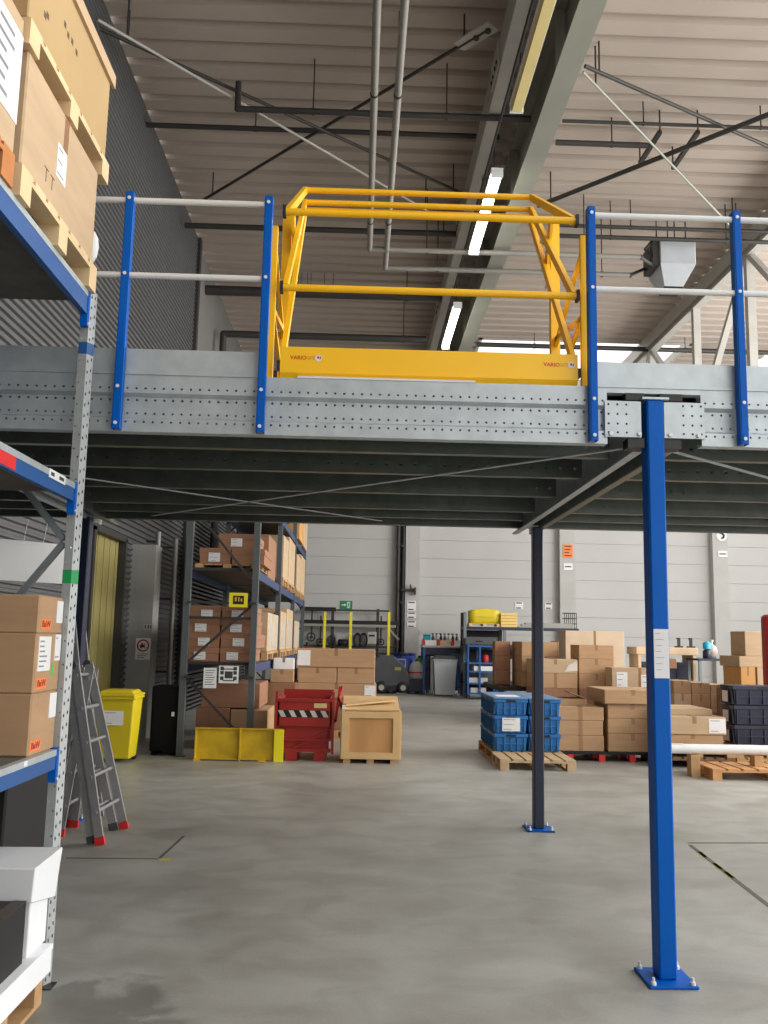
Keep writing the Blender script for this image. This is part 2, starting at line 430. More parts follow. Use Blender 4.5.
# ceiling: trapezoidal sheet, ribs across the hall, opening for the roof light
def ceiling_part(x0, x1, y0, y1, name='ceiling'):
    prof = []; y = y0; p = .48
    while y < y1-.01:
        for dy, dz in ((0, 0), (.30, 0), (.34, .09), (.44, .09)):
            if y+dy < y1: prof.append((y+dy, ZC+dz))
        y += p
    prof.append((y1, ZC))
    b = MB(); b.sheet(prof, x0, x1, 'x', .012)
    return struct(b.build(name, roofm))
SKX0, SKX1, SKY0, SKY1 = 3.5, 9.9, 26.1, 30.8
ceiling_part(WX-.1, 12.6, 9.12, SKY0)
ceiling_part(WX-.1, 1.5, -6, 9.12)  # unseen near ceiling, added to keep light off the left side
struct(MB().box(WX-.1, 2.5, -6.1, -6, 0, ZC).build('wall_front_shade', panelw))  # unseen partial wall, added to darken the left side
ceiling_part(WX-.1, SKX0, SKY0, SKY1, 'ceiling')
ceiling_part(SKX1, 12.6, SKY0, SKY1, 'ceiling')
ceiling_part(WX-.1, 12.6, SKY1, 33, 'ceiling')
w = struct(MB().box(SKX0, SKX1, SKY0, SKY1, ZC+.2, ZC+.215).build('window_1', pane))
fr = MB()
for x in (SKX0, SKX1): fr.box(x-.05, x+.05, SKY0-.05, SKY1+.05, ZC-.03, ZC+.2)
for y in (SKY0, SKY1): fr.box(SKX0-.05, SKX1+.05, y-.05, y+.05, ZC-.03, ZC+.2)
fr.build('window_frame', girder2, w)
# left wall: corrugated sheet, ribs along the hall
def corr_wall(y0, y1, z0, z1, name='wall_left'):
    prof = []; z = z0; p = .1
    while z < z1-.001:
        for dz, dx in ((0, 0), (.035, 0), (.05, .035), (.085, .035)):
            if z+dz < z1: prof.append((WX+dx, z+dz))
        z += p
    prof.append((WX, z1))
    b = MB(); b.sheet(prof, y0, y1, 'y', .006)
    o = b.build(name, corr); return struct(o)
corr_wall(-6, 13.05, 0, ZC); corr_wall(13.05, 14.75, 3.2, ZC); corr_wall(14.75, 19.9, 0, ZC)
struct(MB().box(WX-.2, WX, 19.9, 33, 0, ZC).build('wall_left', rearw))
corr_wall(19.95, 31.9, 0, 5.0)
struct(MB().box(WX-.02, WX+.1, 19.75, 19.95, 0, ZC).build('trim_9', dark))
# doorway with pvc strips
d1 = MB()
for y in (13.0, 14.75): d1.box(WX-.1, WX+.12, y-.05, y+.05, 0, 3.25)
d1.box(WX-.1, WX+.12, 12.95, 14.8, 3.2, 3.3)
door = struct(d1.build('door_1', dark))
for i in range(10):
    y = 13.06+i*.166
    b = MB(); b.box(WX-.02+.012*(i % 2), WX-.014+.012*(i % 2), y, y+.22, .02, 3.2); b.build('strip_curtain', strip, door)
# concrete pillar on the left wall
pil = struct(MB().box(WX, -3.50, 15.5, 15.95, 0, 3.25).build('trim_10', concrete))
# rear wall: stacked panels
b = MB(); z = 0
while z < ZC:
    b.box(WX-.2, 20, BY, BY+.15, z+.012, min(ZC, z+.66)); z += .66
b.box(WX-.2, 20, BY+.04, BY+.2, 0, ZC)
struct(b.build('wall_back', panelw))
for i, (xa, xb) in enumerate(((1.62, 2.12), (7.1, 7.65), (12.6, 13.15))):
    struct(MB().box(xa, xb, BY-.3, BY, 0, ZC).build('trim_%d' % (11+i), concl))

# ------------------------------------------------------------------ under the roof
GX = 2.73
g = MB(); g.box(GX-.17, GX+.17, -1, 31.9, 9.6, 9.63).box(GX-.17, GX+.17, -1, 31.9, 10.57, 10.6).box(GX-.012, GX+.012, -1, 31.9, 9.63, 10.57)
gt = thing('roof_girder', 'deep grey painted roof girder running to the back right of the lamps', 'girder', (GX, 0, 9.6))
g.build('beam', girder, gt, local=False)
for y in (11.5, 15.2, 18.9, 22.6, 26.3):
    b = MB(); b.box(GX-.165, GX-.02, y-.01, y+.01, 9.63, 10.57); b.build('stiffener', girder, gt, local=False)
MB().box(GX-.06, GX+.06, -1, 31.9, 10.6, ZC).build('packing', girder, gt, local=False)
# pale channel beam beside it
ct = thing('channel_beam', 'pale grey channel beam with bolted joints left of the lamps', 'girder', (1.99, 0, 10.0))
b = MB(); b.box(1.86, 1.88, 4, 31.9, 9.95, 10.45).box(1.88, 2.06, 4, 31.9, 9.95, 9.965).box(1.88, 2.06, 4, 31.9, 10.435, 10.45)
b.build('beam', girder2, ct, local=False)
for y in (12.3, 17.2, 22.0):
    k = MB(); k.box(1.83, 1.859, y-.35, y+.35, 10.0, 10.4); j = k.build('joint_plate', girder2, ct, local=False)
    k = MB()
    for dy in (-.25, -.1, .1, .25): k.tube((1.83, y+dy, 10.1), (1.81, y+dy, 10.1), .03, 8)
    k.build('bolts', dark, j, local=False)
for y in (9, 15, 21, 27):
    MB().box(1.92, 1.98, y-.03, y+.03, 10.45, ZC).build('hanger', girder2, ct, local=False)

# batten lamps in a line
def lamp(y0, y1, on, label):
    t = thing('batten_lamp', label, 'lamp', (2.13, y0, 9.4), 0, 'batten lamps hung in a row')
    L = y1-y0
    MB().box(-.10, .10, -.05, L+.05, .05, .12).build('housing', whitep, t)
    MB().extrude([(-.09, .049), (-.07, -.03), (.07, -.03), (.09, .049)], 0, L, 'y').build('diffuser', lampon if on else lampoff, t)
    for y in (-.045, L+.005): MB().box(-.1, .1, y, y+.04, -.04, .049).build('end_cap', whitep, t)
    for y in (.3, L-.3): MB().tube((0, y, .12), (0, y, 1.399), .008, 6).build('suspension_rod', dark, t)
lamp(9.2, 12.1, False, 'unlit yellowed batten lamp at the top beside the roof girder')
lamp(14.0, 17.0, True, 'glowing batten lamp crossing behind the yellow gate top rails')
lamp(20.0, 22.9, True, 'glowing batten lamp low down just above the yellow toe board')
lamp(25.9, 28.8, True, 'glowing batten lamp farthest along the row, behind the platform')
tr = thing('cable_trunking', 'thin dark cable running along the row of batten lamps', 'cable', (2.02, 9, 9.75))
MB().tube((0, 0, 0), (0, 21, 0), .022, 8).build('cable', dark, tr)
for y in (1, 6, 11, 16): MB().tube((0, y, 0), (0, y, 1.05), .008, 6).build('hanger', dark, tr)

# long grey pipes towards the viewer, turning to the right
def pipe(label, pts, r, m, hang=(), name='ceiling_pipe', cat='pipe', group=None):
    pts = [Vector(p) for p in pts]
    t = thing(name, label, cat, pts[0], 0, group)
    b = MB(); b.path(pts, r); b.build('pipe', m, t, local=False)
    for h in hang:
        h = Vector(h)
        k = MB(); k.tube(h+Vector((0, 0, r*.5)), (h.x, h.y, ZC+.02), .012, 6); k.lathe(h-Vector((0, .02, 0)), [(r*1.15, 0), (r*1.15, .04)], 12, 'y'); k.build('hanger', dark, t, local=False)
    return t
pipe('left one of two grey pipes running forward under the roof', [(.05, 8, 9.5), (.05, 17.2, 9.5), (5.55, 17.2, 9.5)], .055, pipeg, [(.05, 12, 9.5), (.05, 16, 9.5), (1.2, 17.2, 9.5), (4.4, 17.2, 9.5)])
pipe('right one of two grey pipes running forward under the roof', [(.39, 8, 9.5), (.39, 18.1, 9.5), (5.6, 18.1, 9.5)], .055, pipeg, [(.39, 12, 9.5), (.39, 16, 9.5), (1.5, 18.1, 9.5), (5, 18.1, 9.5)])
# dark pipes across the hall
def cross_pipe(label, pa, pb, z, r, m, xs, elbows=()):
    a, b = Q(pa[0], pa[1], z), Q(pb[0], pb[1], z); y = (a.y+b.y)/2
    a.y = b.y = y
    pts = [a, b]
    if 'hook' in elbows: pts = [a+Vector((0, 0, .45)), a, b]
    pipe(label, pts, r, m, [(x, y, z) for x in xs])
cross_pipe('dark pipe with upturned hooked end crossing behind the grey pipes', (237, 107), (530, 121), 9.9, .05, dark, (-.9, 1.2), ('hook',))
cross_pipe('thin dark pipe starting at the corrugated left wall', (146, 127), (500, 135), 10.5, .045, dark, (-2, .5))
cross_pipe('dark pipe high on the right above the heater', (562, 122), (800, 128), 10.4, .03, dark, (4.6, 6.6))
cross_pipe('short dark pipe on the right ending above the heater rods', (556, 142), (648, 146), 10.3, .05, dark, (4.2,))
cross_pipe('thick dark duct pipe behind the blue rail posts on the left', (186, 228), (470, 232), 10.2, .06, dark, (-2, 0, 1.6))
cross_pipe('dark double pipe behind the heater, upper run', (556, 226), (800, 232), 10.2, .04, dark, (5.4, 7.6))
cross_pipe('dark double pipe behind the heater, lower run', (556, 236), (800, 243), 10.0, .045, dark, (5.0, 7.4))
cross_pipe('lagged dark pipe just over the left hand middle rail', (190, 290), (450, 297), 10.1, .12, dark, (-2, 1))
pipe('dark pipe bending down the rear left wall', [(WX+.25, 22.6, 3.2), (WX+.25, 22.6, 9.5), (1.6, 22.6, 9.5)], .09, dark, [(-2, 22.6, 9.5), (1, 22.6, 9.5)], 'wall_pipe')
pipe('second dark pipe bending down the far rear left wall', [(WX+.25, 27.4, 3.2), (WX+.25, 27.4, 9.9), (1.6, 27.4, 9.9)], .11, dark, [(-2, 27.4, 9.9), (1, 27.4, 9.9)], 'wall_pipe')
pipe('dark pipe close to the roof light crossing the far ceiling', [(3.3, 25.5, 10.4), (12, 25.5, 10.4)], .07, dark, [(5, 25.5, 10.4), (9.5, 25.5, 10.4)])

# wind bracing
def brace(label, a, b, r, m, zs=(10.3, 10.3), plates=(0, 0)):
    a, b = Q(a[0], a[1], zs[0]), Q(b[0], b[1], zs[1])
    t = thing('brace_rod', label, 'brace', a, 0)
    MB().tube(a, b, r, 8).build('rod', m, t, local=False)
    for i, (p, q) in enumerate(((a, b), (b, a))):
        if plates[i]:
            d = (q-p).normalized()
            k = MB(); k.bar(p-d*.1, p+d*.55, .24, .03); pl = k.build('end_plate', girder2, t, local=False)
            k = MB()
            for e in (0, .22): k.tube(p+d*e+Vector((0, 0, -.015)), p+d*e+Vector((0, 0, -.05)), .045, 8)
            k.build('bolts', dark, pl, local=False)
    for f in (.06, .94):
        p = a.lerp(b, f); MB().tube(p, (p.x, p.y, ZC+.02), .015, 6).build('hanger', dark, t, local=False)
brace('dark brace rod sloping down rightwards across the left ceiling', (98, 28), (470, 197), .028, dark)
brace('pale brace rod sloping down rightwards beneath the dark one', (98, 20), (440, 218), .022, girder2, (10.1, 10.1))
brace('dark brace rod rising to a bolted plate at the channel beam', (200, 202), (488, 29), .028, dark, (10.35, 10.35), (0, 1))
brace('dark brace rod sloping down rightwards on the right ceiling', (585, 66), (790, 156), .03, dark)
brace('thick dark brace tube rising rightwards over the heater', (538, 206), (800, 102), .045, dark, (10.2, 10.2))
brace('pale brace rod dropping rightwards in front of the heater rods', (583, 72), (740, 236), .02, girder, (10.15, 10.15))

# direction signs on the lagged pipe
sp = P(305, 296, 21.6)
for i, (px0, px1, m, lb) in enumerate(((297, 302, whitep, 'small white numbered plate hung behind the left end of the gate'), (306, 312, signr, 'small red plate hung between two white plates behind the gate'), (321, 336, whitep, 'long white arrow plate hung behind the gate middle bar'))):
    a, c = P(px0, 296, 21.6), P(px1, 288.5, 21.6); t = thing('hanging_sign', lb, 'sign', ((a.x+c.x)/2, 21.6, a.z)); w, h = c.x-a.x, c.z-a.z
    MB().box(-w/2, w/2, -.01, .01, 0, h).build('plate', m, t)
    if i == 0: MB().bar((-.0, -.012, h*.15), (.0, -.012, h*.85), .03, .004, (0, 1, 0)).build('digit', blackd, t)
    if i == 2:
        k = MB(); k.box(-w*.3, w*.15, -.014, -.0105, h*.42, h*.58); k.poly([(w*.15, -.012, h*.2), (w*.4, -.012, h*.5), (w*.15, -.012, h*.8)]); k.build('arrow', blackd, t)
    for x in (-w*.3, w*.3): MB().tube((x, 0, h), (x, 0, ZC+.02-a.z), .008, 6).build('wire', dark, t)

# unit heater
hx0, hx1, hy0, hy1 = 6.13, 6.88, 17.7, 18.5
ht = thing('unit_heater', 'grey suspended fan heater with tapered hood above the right rail', 'heater', (6.47, 18.1, 9.1))
b = MB().box(hx0, hx1, hy0, hy1, 9.62, 10.17); b.bevel(.015); b.build('casing', greyp, ht, local=False)
b = MB().taper(6.27, 6.67, 17.9, 18.3, 9.2, hx0, hx1, hy0, hy1, 9.62); b.build('hood', greyp, ht, local=False)
MB().box(6.28, 6.66, 17.91, 18.29, 9.13, 9.2).build('outlet', black, ht, local=False)
b = MB().box(hx0-.14, hx0, 17.75, 18.4, 9.6, 10.12)
b.lathe((hx0-.16, 18.05, 9.9), [(.2, 0), (.22, .02)], 16, 'x'); b.build('motor_panel', dark, ht, local=False)
k = MB(); k.path([(hx0-.02, 17.8, 9.7), (hx0-.3, 17.8, 9.95), (hx0-.1, 17.8, 10.2), (hx0+.2, 17.8, 10.19)], .022, 8); k.build('hose', black, ht, local=False)
for (a, c) in (((5.55, 17.2, 9.5), (5.97, 17.8, 9.62)), ((5.6, 18.1, 9.5), (5.97, 18.25, 9.72))):
    MB().tube(a, c, .035, 8).ball(a, .06, 8).build('supply_pipe', dark, ht, local=False)
for x in (hx0+.06, hx0+.3, hx1-.3, hx1-.06):
    MB().tube((x, 18.1, 10.15), (x, 18.1, ZC+.02), .014, 6).build('hanger_rod', dark, ht, local=False)
for i, (pa, pb) in enumerate((((640, 163), (660, 132)), ((673, 168), (698, 132)))):
    a, b = Q(*pa, 10.4), Q(*pb, 10.4)
    o = thing('hanger_bracket', ['dark slanting bracket at left over the heater rods', 'dark slanting bracket at right over the heater rods'][i], 'bracket', a)
    MB().bar(a, b, .07, .07).build('bar', dark, o, local=False)
    for p in (a, b): MB().tube(p, (p.x, p.y, ZC+.02), .015, 6).build('hanger', dark, o, local=False)

# lattice truss on the right
TX = 8.4
tt = thing('roof_truss', 'pale grey lattice truss on the right running to the back', 'truss', (TX, 16, 7.2))
def chord(z): return MB().box(TX-.11, TX+.11, 10, 31.9, z-.1, z-.08).box(TX-.11, TX+.11, 10, 31.9, z+.08, z+.1).box(TX-.015, TX+.015, 10, 31.9, z-.08, z+.08)
chord(10.3).build('top_chord', girder2, tt, local=False); chord(7.2).build('bottom_chord', girder2, tt, local=False)
MB().box(TX-.05, TX+.05, 10, 31.9, 10.4, ZC).build('packing', girder2, tt, local=False)
nodes = [12.3, 15.45, 18.6, 21.75, 25.2, 28.4]
for y in nodes: MB().box(TX-.09, TX+.09, y-.08, y+.08, 7.3, 10.2).build('vertical', girder2, tt, local=False)
for i in range(0, len(nodes)-1):
    a, c = (10.2, 7.3) if i % 2 == 0 else (7.3, 10.2)
    MB().bar((TX, nodes[i]+.1, a), (TX, nodes[i+1]-.1, c), .14, .12).build('diagonal', girder2, tt, local=False)

# ------------------------------------------------------------------ the steel platform
FY, RY, XL, XR = 4.86, 8.78, -3.72, 6.4
mz = thing('mezzanine_platform', 'galvanised steel platform on blue columns with blue railing posts', 'platform', (0, FY, 0))
def part(mb, name, m, parent=None): return mb.build(name, m, parent or mz, local=False)
# front beam: sigma profile with four rows of holes
def front_beam(x0, x1):
    b = MB(); n = int(round((x1-x0)/.05))
    b.perf((x0, FY, 3.026), (1, 0, 0), (0, 0, 1), x1-x0, .074, n, [.026], .0065, .0065)
    b.perf((x0, FY+.028, 2.896), (1, 0, 0), (0, 0, 1), x1-x0, .112, n, [.02, .096], .0065, .0065)
    b.perf((x0, FY, 2.807), (1, 0, 0), (0, 0, 1), x1-x0, .073, n, [.055], .0065, .0065)
    for (ya, za, yb, zb) in ((FY, 3.026, FY+.028, 3.008), (FY+.028, 2.896, FY, 2.88), (FY, 2.807, FY+.07, 2.807), (FY+.07, 2.807, FY+.07, 2.83), (FY, 3.10, FY+.07, 3.10), (FY+.07, 3.10, FY+.07, 3.08)):
        b.poly([(x0, ya, za), (x1, ya, za), (x1, yb, zb), (x0, yb, zb)])
    return b.build('front_beam', galv, mz, local=False, normals=False)
front_beam(XL, 1.36); front_beam(1.89, XR)
# deck and its trapezoid sheet underside
part(MB().box(XL, XR, FY+.065, RY+.06, 3.112, 3.135), 'deck_board', chip)
part(MB().box(XL, XR, FY+.002, FY+.064, 3.1005, 3.1352), 'edge_trim', galv)
prof = []; y = FY+.08
while y < RY-.1:
    prof += [(y, 3.075), (y+.09, 3.075), (y+.11, 3.11), (y+.2, 3.11)]; y += .22
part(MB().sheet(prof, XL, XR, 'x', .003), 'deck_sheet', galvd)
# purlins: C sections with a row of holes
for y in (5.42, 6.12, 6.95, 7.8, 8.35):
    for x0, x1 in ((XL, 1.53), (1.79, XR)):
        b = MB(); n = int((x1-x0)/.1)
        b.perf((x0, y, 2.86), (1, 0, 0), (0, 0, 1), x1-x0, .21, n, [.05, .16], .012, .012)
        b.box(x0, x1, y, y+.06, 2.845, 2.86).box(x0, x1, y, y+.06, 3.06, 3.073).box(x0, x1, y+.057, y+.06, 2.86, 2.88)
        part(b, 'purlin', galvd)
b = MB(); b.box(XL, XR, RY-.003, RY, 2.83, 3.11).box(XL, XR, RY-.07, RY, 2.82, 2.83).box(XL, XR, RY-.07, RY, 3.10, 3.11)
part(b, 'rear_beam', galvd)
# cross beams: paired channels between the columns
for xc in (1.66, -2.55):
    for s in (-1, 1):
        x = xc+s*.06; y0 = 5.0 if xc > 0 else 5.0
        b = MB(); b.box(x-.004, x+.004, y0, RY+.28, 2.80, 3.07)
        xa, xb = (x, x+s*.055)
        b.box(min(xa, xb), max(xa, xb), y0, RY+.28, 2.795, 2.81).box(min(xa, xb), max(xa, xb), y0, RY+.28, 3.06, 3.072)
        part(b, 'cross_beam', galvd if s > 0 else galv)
# thin wind bracing under the deck
for a, c in (((-3.6, 5.2, 2.84), (.2, 8.6, 2.84)), ((1.55, 5.1, 2.84), (-2.0, 8.6, 2.84)), ((1.75, 5.1, 2.84), (5.9, 8.5, 2.84))):
    part(MB().bar(a, c, .03, .006), 'brace_strap', galv)
# columns
def column(x, y, m, top):
    b = MB().box(x-.047, x+.047, y, y+.122, .014, top); b.bevel(.008)
    c = part(b, 'column', m)
    b = MB().box(x-.125, x+.125, y-.09, y+.19, 0, .014); b.bevel(.004)
    pl = part(b, 'base_plate', blue, c)
    k = MB()
    for dx in (-.1, .1):
        for dy in (-.065, .165): k.tube((x+dx, y+dy, .014), (x+dx, y+dy, .03), .014, 6).tube((x+dx, y+dy, .03), (x+dx, y+dy, .05), .007, 6)
    part(k, 'anchor_bolts', zinc, c)
    part(MB().box(x-.075, x+.075, y-.008, y+.14, top, top+.012), 'cap_plate', galv, c)
    return c
fc = column(1.625, 4.835, blue, 3.06)
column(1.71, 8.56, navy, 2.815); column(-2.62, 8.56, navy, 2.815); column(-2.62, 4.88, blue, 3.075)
sheet = MB(); sheet.box(1.585, 1.666, 4.831, 4.8345, 1.53, 1.79); sh = part(sheet, 'load_notice', paper, fc)
k = MB()
for i in range(7): k.box(1.595, 1.595+.05*(.5+.5*((i*37) % 10)/10), 4.8302, 4.8309, 1.765-i*.032, 1.768-i*.032)
part(k, 'print', mat('faint_print', srgb(160, 164, 172), .7), fc)
# splice plates beside the column head
for xa, xb in ((1.345, 1.548), (1.677, 1.905)):
    b = MB().box(xa, xb, FY-.012, FY-.004, 2.845, 3.05); pl = part(b, 'splice_plate', galv)
    k = MB()
    c0 = xa if xa < 1.5 else xb-.14
    for dx in (.02, .07, .12):
        for zz in (2.87, 2.92, 2.975, 3.03): k.tube((c0+dx, FY-.012, zz), (c0+dx, FY-.0128, zz), .0065, 8)
    part(k, 'bolt_holes', black, pl)
    part(MB().box(xa+.13 if xa < 1.5 else xa-.02, xb+.02 if xa < 1.5 else xb-.13, FY+.0, FY+.1, 2.79, 2.843), 'bearing_bracket', black)
    part(MB().box(xa+.12 if xa < 1.5 else xa-.02, xb+.02 if xa < 1.5 else xb-.12, FY-.004, FY+.05, 3.06, 3.10), 'upper_bracket', black)
    for dx in (.03, .19):
        part(MB().tube((xa+dx, FY-.012, 2.862), (xa+dx, FY-.026, 2.862), .012, 6), 'bolt', zinc)
# kick plates
for xa, xb in ((XL, -.545), (1.30, XR)):
    b = MB().box(xa, xb, FY+.01, FY+.016, 3.135, 3.28).box(xa, xb, FY-.005, FY+.01, 3.13, 3.145)
    part(b, 'kick_plate', galv)
part(MB().box(-.37, .62, FY-.003, FY+.06, 3.1355, 3.147), 'sill_strip', zinc)
# posts and rails
def post(x):
    b = MB().box(x-.022, x-.016, FY-.06, FY-.006, 2.81, 4.175).box(x+.016, x+.022, FY-.06, FY-.006, 2.81, 4.175).box(x-.016, x+.016, FY-.064, FY-.058, 2.81, 4.175)
    p = part(b, 'rail_post', blue)
    k = MB()
    for z in (2.84, 3.045, 3.69, 4.135): k.tube((x, FY-.064, z), (x, FY-.070, z), .010, 8)
    part(k, 'bolts', zinc, p)
for x in (-2.9, -2.12, -1.342, -.562, 1.272, 2.108, 2.95, 3.8): post(x)
for xa, xb in ((XL, -.545), (1.255, XR)):
    for z in (4.132, 3.69):
        part(MB().tube((xa, FY-.035, z), (xb, FY-.035, z), .0175, 12), 'rail', zinc)

# ------------------------------------------------------------------ yellow swing gate
gt = thing('safety_gate', 'yellow tubular pivoting loading gate standing in the platform railing gap', 'gate', (.4, 4.95, 3.1355))
def gp(mb, name, m=None, parent=None): return mb.build(name, m or yellow, parent or gt, local=False)
GL, GR, GF = -.475, 1.21, 4.935
F1, F2 = (GF, 4.15), (GF, 3.69)
R1, R2, R3 = (6.2, 4.95), (6.22, 4.865), (6.27, 4.83)
def bar_x(yz, r, name):
    o = gp(MB().tube((GL, *yz), (GR, *yz), r, 14), name); return o
for yz in (F1, F2):
    o = bar_x(yz, .021, 'front_bar')
    for x, d in ((GL, -1), (GR, 1)):
        gp(MB().box(min(x, x+d*.018), max(x, x+d*.018), yz[0]-.026, yz[0]+.026, yz[1]-.032, yz[1]+.03), 'end_cap', black, o)
for yz in (R1, R2, R3): bar_x(yz, .021, 'upper_bar')
b = MB().box(GL, GR, GF-.03, GF-.024, 3.18, 3.33).box(GL, GR, GF-.024, GF+.01, 3.323, 3.33)
b.hexa([(GL, GF-.03, 3.18), (GR, GF-.03, 3.18), (GR, GF-.004, 3.148), (GL, GF-.004, 3.148), (GL, GF-.024, 3.183), (GR, GF-.024, 3.183), (GR, GF+.002, 3.151), (GL, GF+.002, 3.151)])
tb = gp(b, 'toe_board')
for x, d in ((GL, -1), (GR, 1)):
    gp(MB().box(min(x, x+d*.018), max(x, x+d*.018), GF-.03, GF+.02, 3.2, 3.25), 'end_cap', black, tb)
for xo in (-.415, 1.018):
    x0 = xo-gt.location.x+.03; yy = GF-.0305-gt.location.y; zz = 3.266-gt.location.z
    text('lettering', 'VARIO', .031, mat('orange_red_print', srgb(206, 70, 20), .5, var=.02), tb, (xo-gt.location.x+.042, yy, zz), RF, bold=.0007)
    o = text('lettering', 'GATE', .030, mat('pale_orange_print', srgb(214, 140, 40), .5, var=.02), tb, (xo-gt.location.x+.111, yy, zz), RF)
    o.scale.x = .62
    e = MB().lathe((xo+.155, GF-.0325, 3.266), [(.019, 0), (.019, .0015)], 20, 'y'); em = gp(e, 'emblem', paper, tb)
    e = MB(); e.poly([(xo+.145, GF-.0335, 3.268), (xo+.154, GF-.0335, 3.282), (xo+.162, GF-.0335, 3.266), (xo+.151, GF-.0335, 3.262)]); gp(e, 'emblem_mark', signr, tb)
    e = MB(); e.poly([(xo+.163, GF-.0335, 3.270), (xo+.167, GF-.0335, 3.278), (xo+.170, GF-.0335, 3.266), (xo+.163, GF-.0335, 3.258)]); gp(e, 'emblem_mark', navy, tb)
for x in (GL+.012, GR-.012):
    for A, B_ in ((F1, R1), (F2, R2), ((GF+.01, 3.29), R3)):
        gp(MB().bar((x, *A), (x, *B_), .028, .05), 'side_arm')
for x, sx in ((GL-.065, 1), (GR+.055, -1)):
    gp(MB().box(x-.02, x+.02, 4.95, 4.99, 3.1355, 4.07), 'fixed_post')
    gp(MB().box(x-.03, x+.03, 5.72, 5.78, 3.1355, 4.53), 'pivot_post')
    for a, c in (((4.97, 4.0), (5.72, 3.66)), ((4.97, 3.60), (5.72, 3.36)), ((5.72, 3.7), (4.97, 3.58))):
        gp(MB().bar((x, *a), (x, *c), .022, .03), 'lattice_brace')
    gp(MB().box(x-.05, x+.05, 5.62, 5.86, 3.1352, 3.144), 'foot_plate')
    xi = x+sx*.05
    k = MB(); k.bar((xi, 5.6, 4.50), (xi, 5.75, 4.24), .018, .09).bar((xi, 5.75, 4.24), (xi, 5.62, 4.02), .018, .05)
    k.tube((x, 5.75, 4.4), (xi+sx*.03, 5.75, 4.4), .025, 10); br = gp(k, 'pivot_bracket')
    gp(MB().tube((xi+sx*.03, 5.75, 4.4), (xi+sx*.045, 5.75, 4.4), .016, 8).tube((xi, 5.62, 4.02), (xi+sx*.04, 5.62, 4.02), .014, 8), 'pivot_bolt', zinc, br)
# ------------------------------------------------------------------ pallet rack in the left foreground
RX, RXB, RYE, RYN = -1.49, -2.45, 4.70, 1.95
rk = thing('pallet_rack', 'perforated grey pallet rack with blue beams, nearest on the left', 'rack', (-2.0, RYE, 0))
def rp(mb, name, m, parent=None, **k): return mb.build(name, m, parent or rk, local=False, **k)
def rack_upright(x, y, sx, sy, top):
    """omega upright: plate facing the viewer, slanted plate facing the aisle, back plate"""
    n = int(top/.06)
    b = MB()
    h0 = [top*(i+.5)/n for i in range(n)]; h1 = [h+.015 for h in h0[:-1]]+[h0[-1]]
    b.perf((x-sx*.044, y, 0), (sx, 0, 0), (0, 0, 1), .022, top, 1, h0[::2]+[top-.01], .0045, .0055)
    b.perf((x-sx*.022, y, 0), (sx, 0, 0), (0, 0, 1), .022, top, 1, h1[1::2], .0045, .0055)
    nv = Vector((sx*.022, sy*.048, 0)); n2 = nv*.5
    b.perf((x, y, 0), nv, (0, 0, 1), n2.length, top, 1, h0, .005, .010)
    b.perf((x+n2.x, y+n2.y, 0), nv, (0, 0, 1), n2.length, top, 1, h1, .005, .010)
    e = (x+nv.x, y+nv.y)
    b.poly([(e[0], e[1], 0), (e[0]-sx*.03, e[1], 0), (e[0]-sx*.03, e[1], top), (e[0], e[1], top)])
    b.poly([(x-sx*.044, y, 0), (x-sx*.044, y+sy*.06, 0), (x-sx*.044, y+sy*.06, top), (x-sx*.044, y, top)])
    return b
for (x, y, sx, sy) in ((RX, RYE, 1, 1), (RXB, RYE, -1, 1), (RX, RYN, 1, -1), (RXB, RYN, -1, -1)):
    u = rp(rack_upright(x, y, sx, sy, 3.542), 'upright', uprt, normals=False)
    rp(MB().box(x-.08, x+.05, y-.04 if sy > 0 else y-.055, y+.055 if sy > 0 else y+.04, 0, .006), 'foot_plate', dark, u)
    if x == RX and y == RYE:
        for za, zb, m in ((1.96, 2.03, greenm), (3.19, 3.255, blued)):
            k = MB(); k.box(x-.045, x+.0003, y-.0015, y-.0005, za, zb)
            k.hexa([(x, y-.0015, za), (x+.0225, y+.0465, za), (x+.022, y+.048, za), (x-.0005, y, za), (x, y-.0015, zb), (x+.0225, y+.0465, zb), (x+.022, y+.048, zb), (x-.0005, y, zb)])
            rp(k, 'tape_mark', m, u)
for y in (RYE+.025, RYN-.025):
    for (a, c, fl) in ((.15, 1.03, True), (1.05, 2.17, False), (2.19, 3.2, True)):
        p, q = ((RX-.06, y, a), (RXB+.06, y, c)) if fl else ((RXB+.06, y, a), (RX-.06, y, c))
        rp(MB().bar(p, q, .028, .032), 'diagonal_brace', rackgrey)
for zb, zt in ((1.035, 1.10), (2.385, 2.45), (3.40, 3.495)):
    for x in (RX-.018, RXB+.018):
        bm_ = rp(MB().box(x-.016, x+.016, RYN, RYE-.002, zb, zt), 'beam', blued)
        rp(MB().box(x-.018, x+.018, RYN, RYE-.003, zt, zt+.03), 'beam_ledge', galv, bm_)
        for y in (RYN+.003, RYE-.039):
            cn = rp(MB().box(x-.018, x+.0205, y, y+.035, zb-.066, zt+.036), 'end_connector', blue, bm_)
            rp(MB().tube((x+.0205, y+.018, zb-.05), (x+.0265, y+.018, zb-.05), .007, 6), 'bolt', zinc, cn)
    rp(MB().box(RXB+.037, RX-.037, RYN, RYE-.003, zt-.012, zt+.029), 'shelf_panel', mat('shelf_board', srgb(96, 92, 86), .8, var=.15, scale=8))
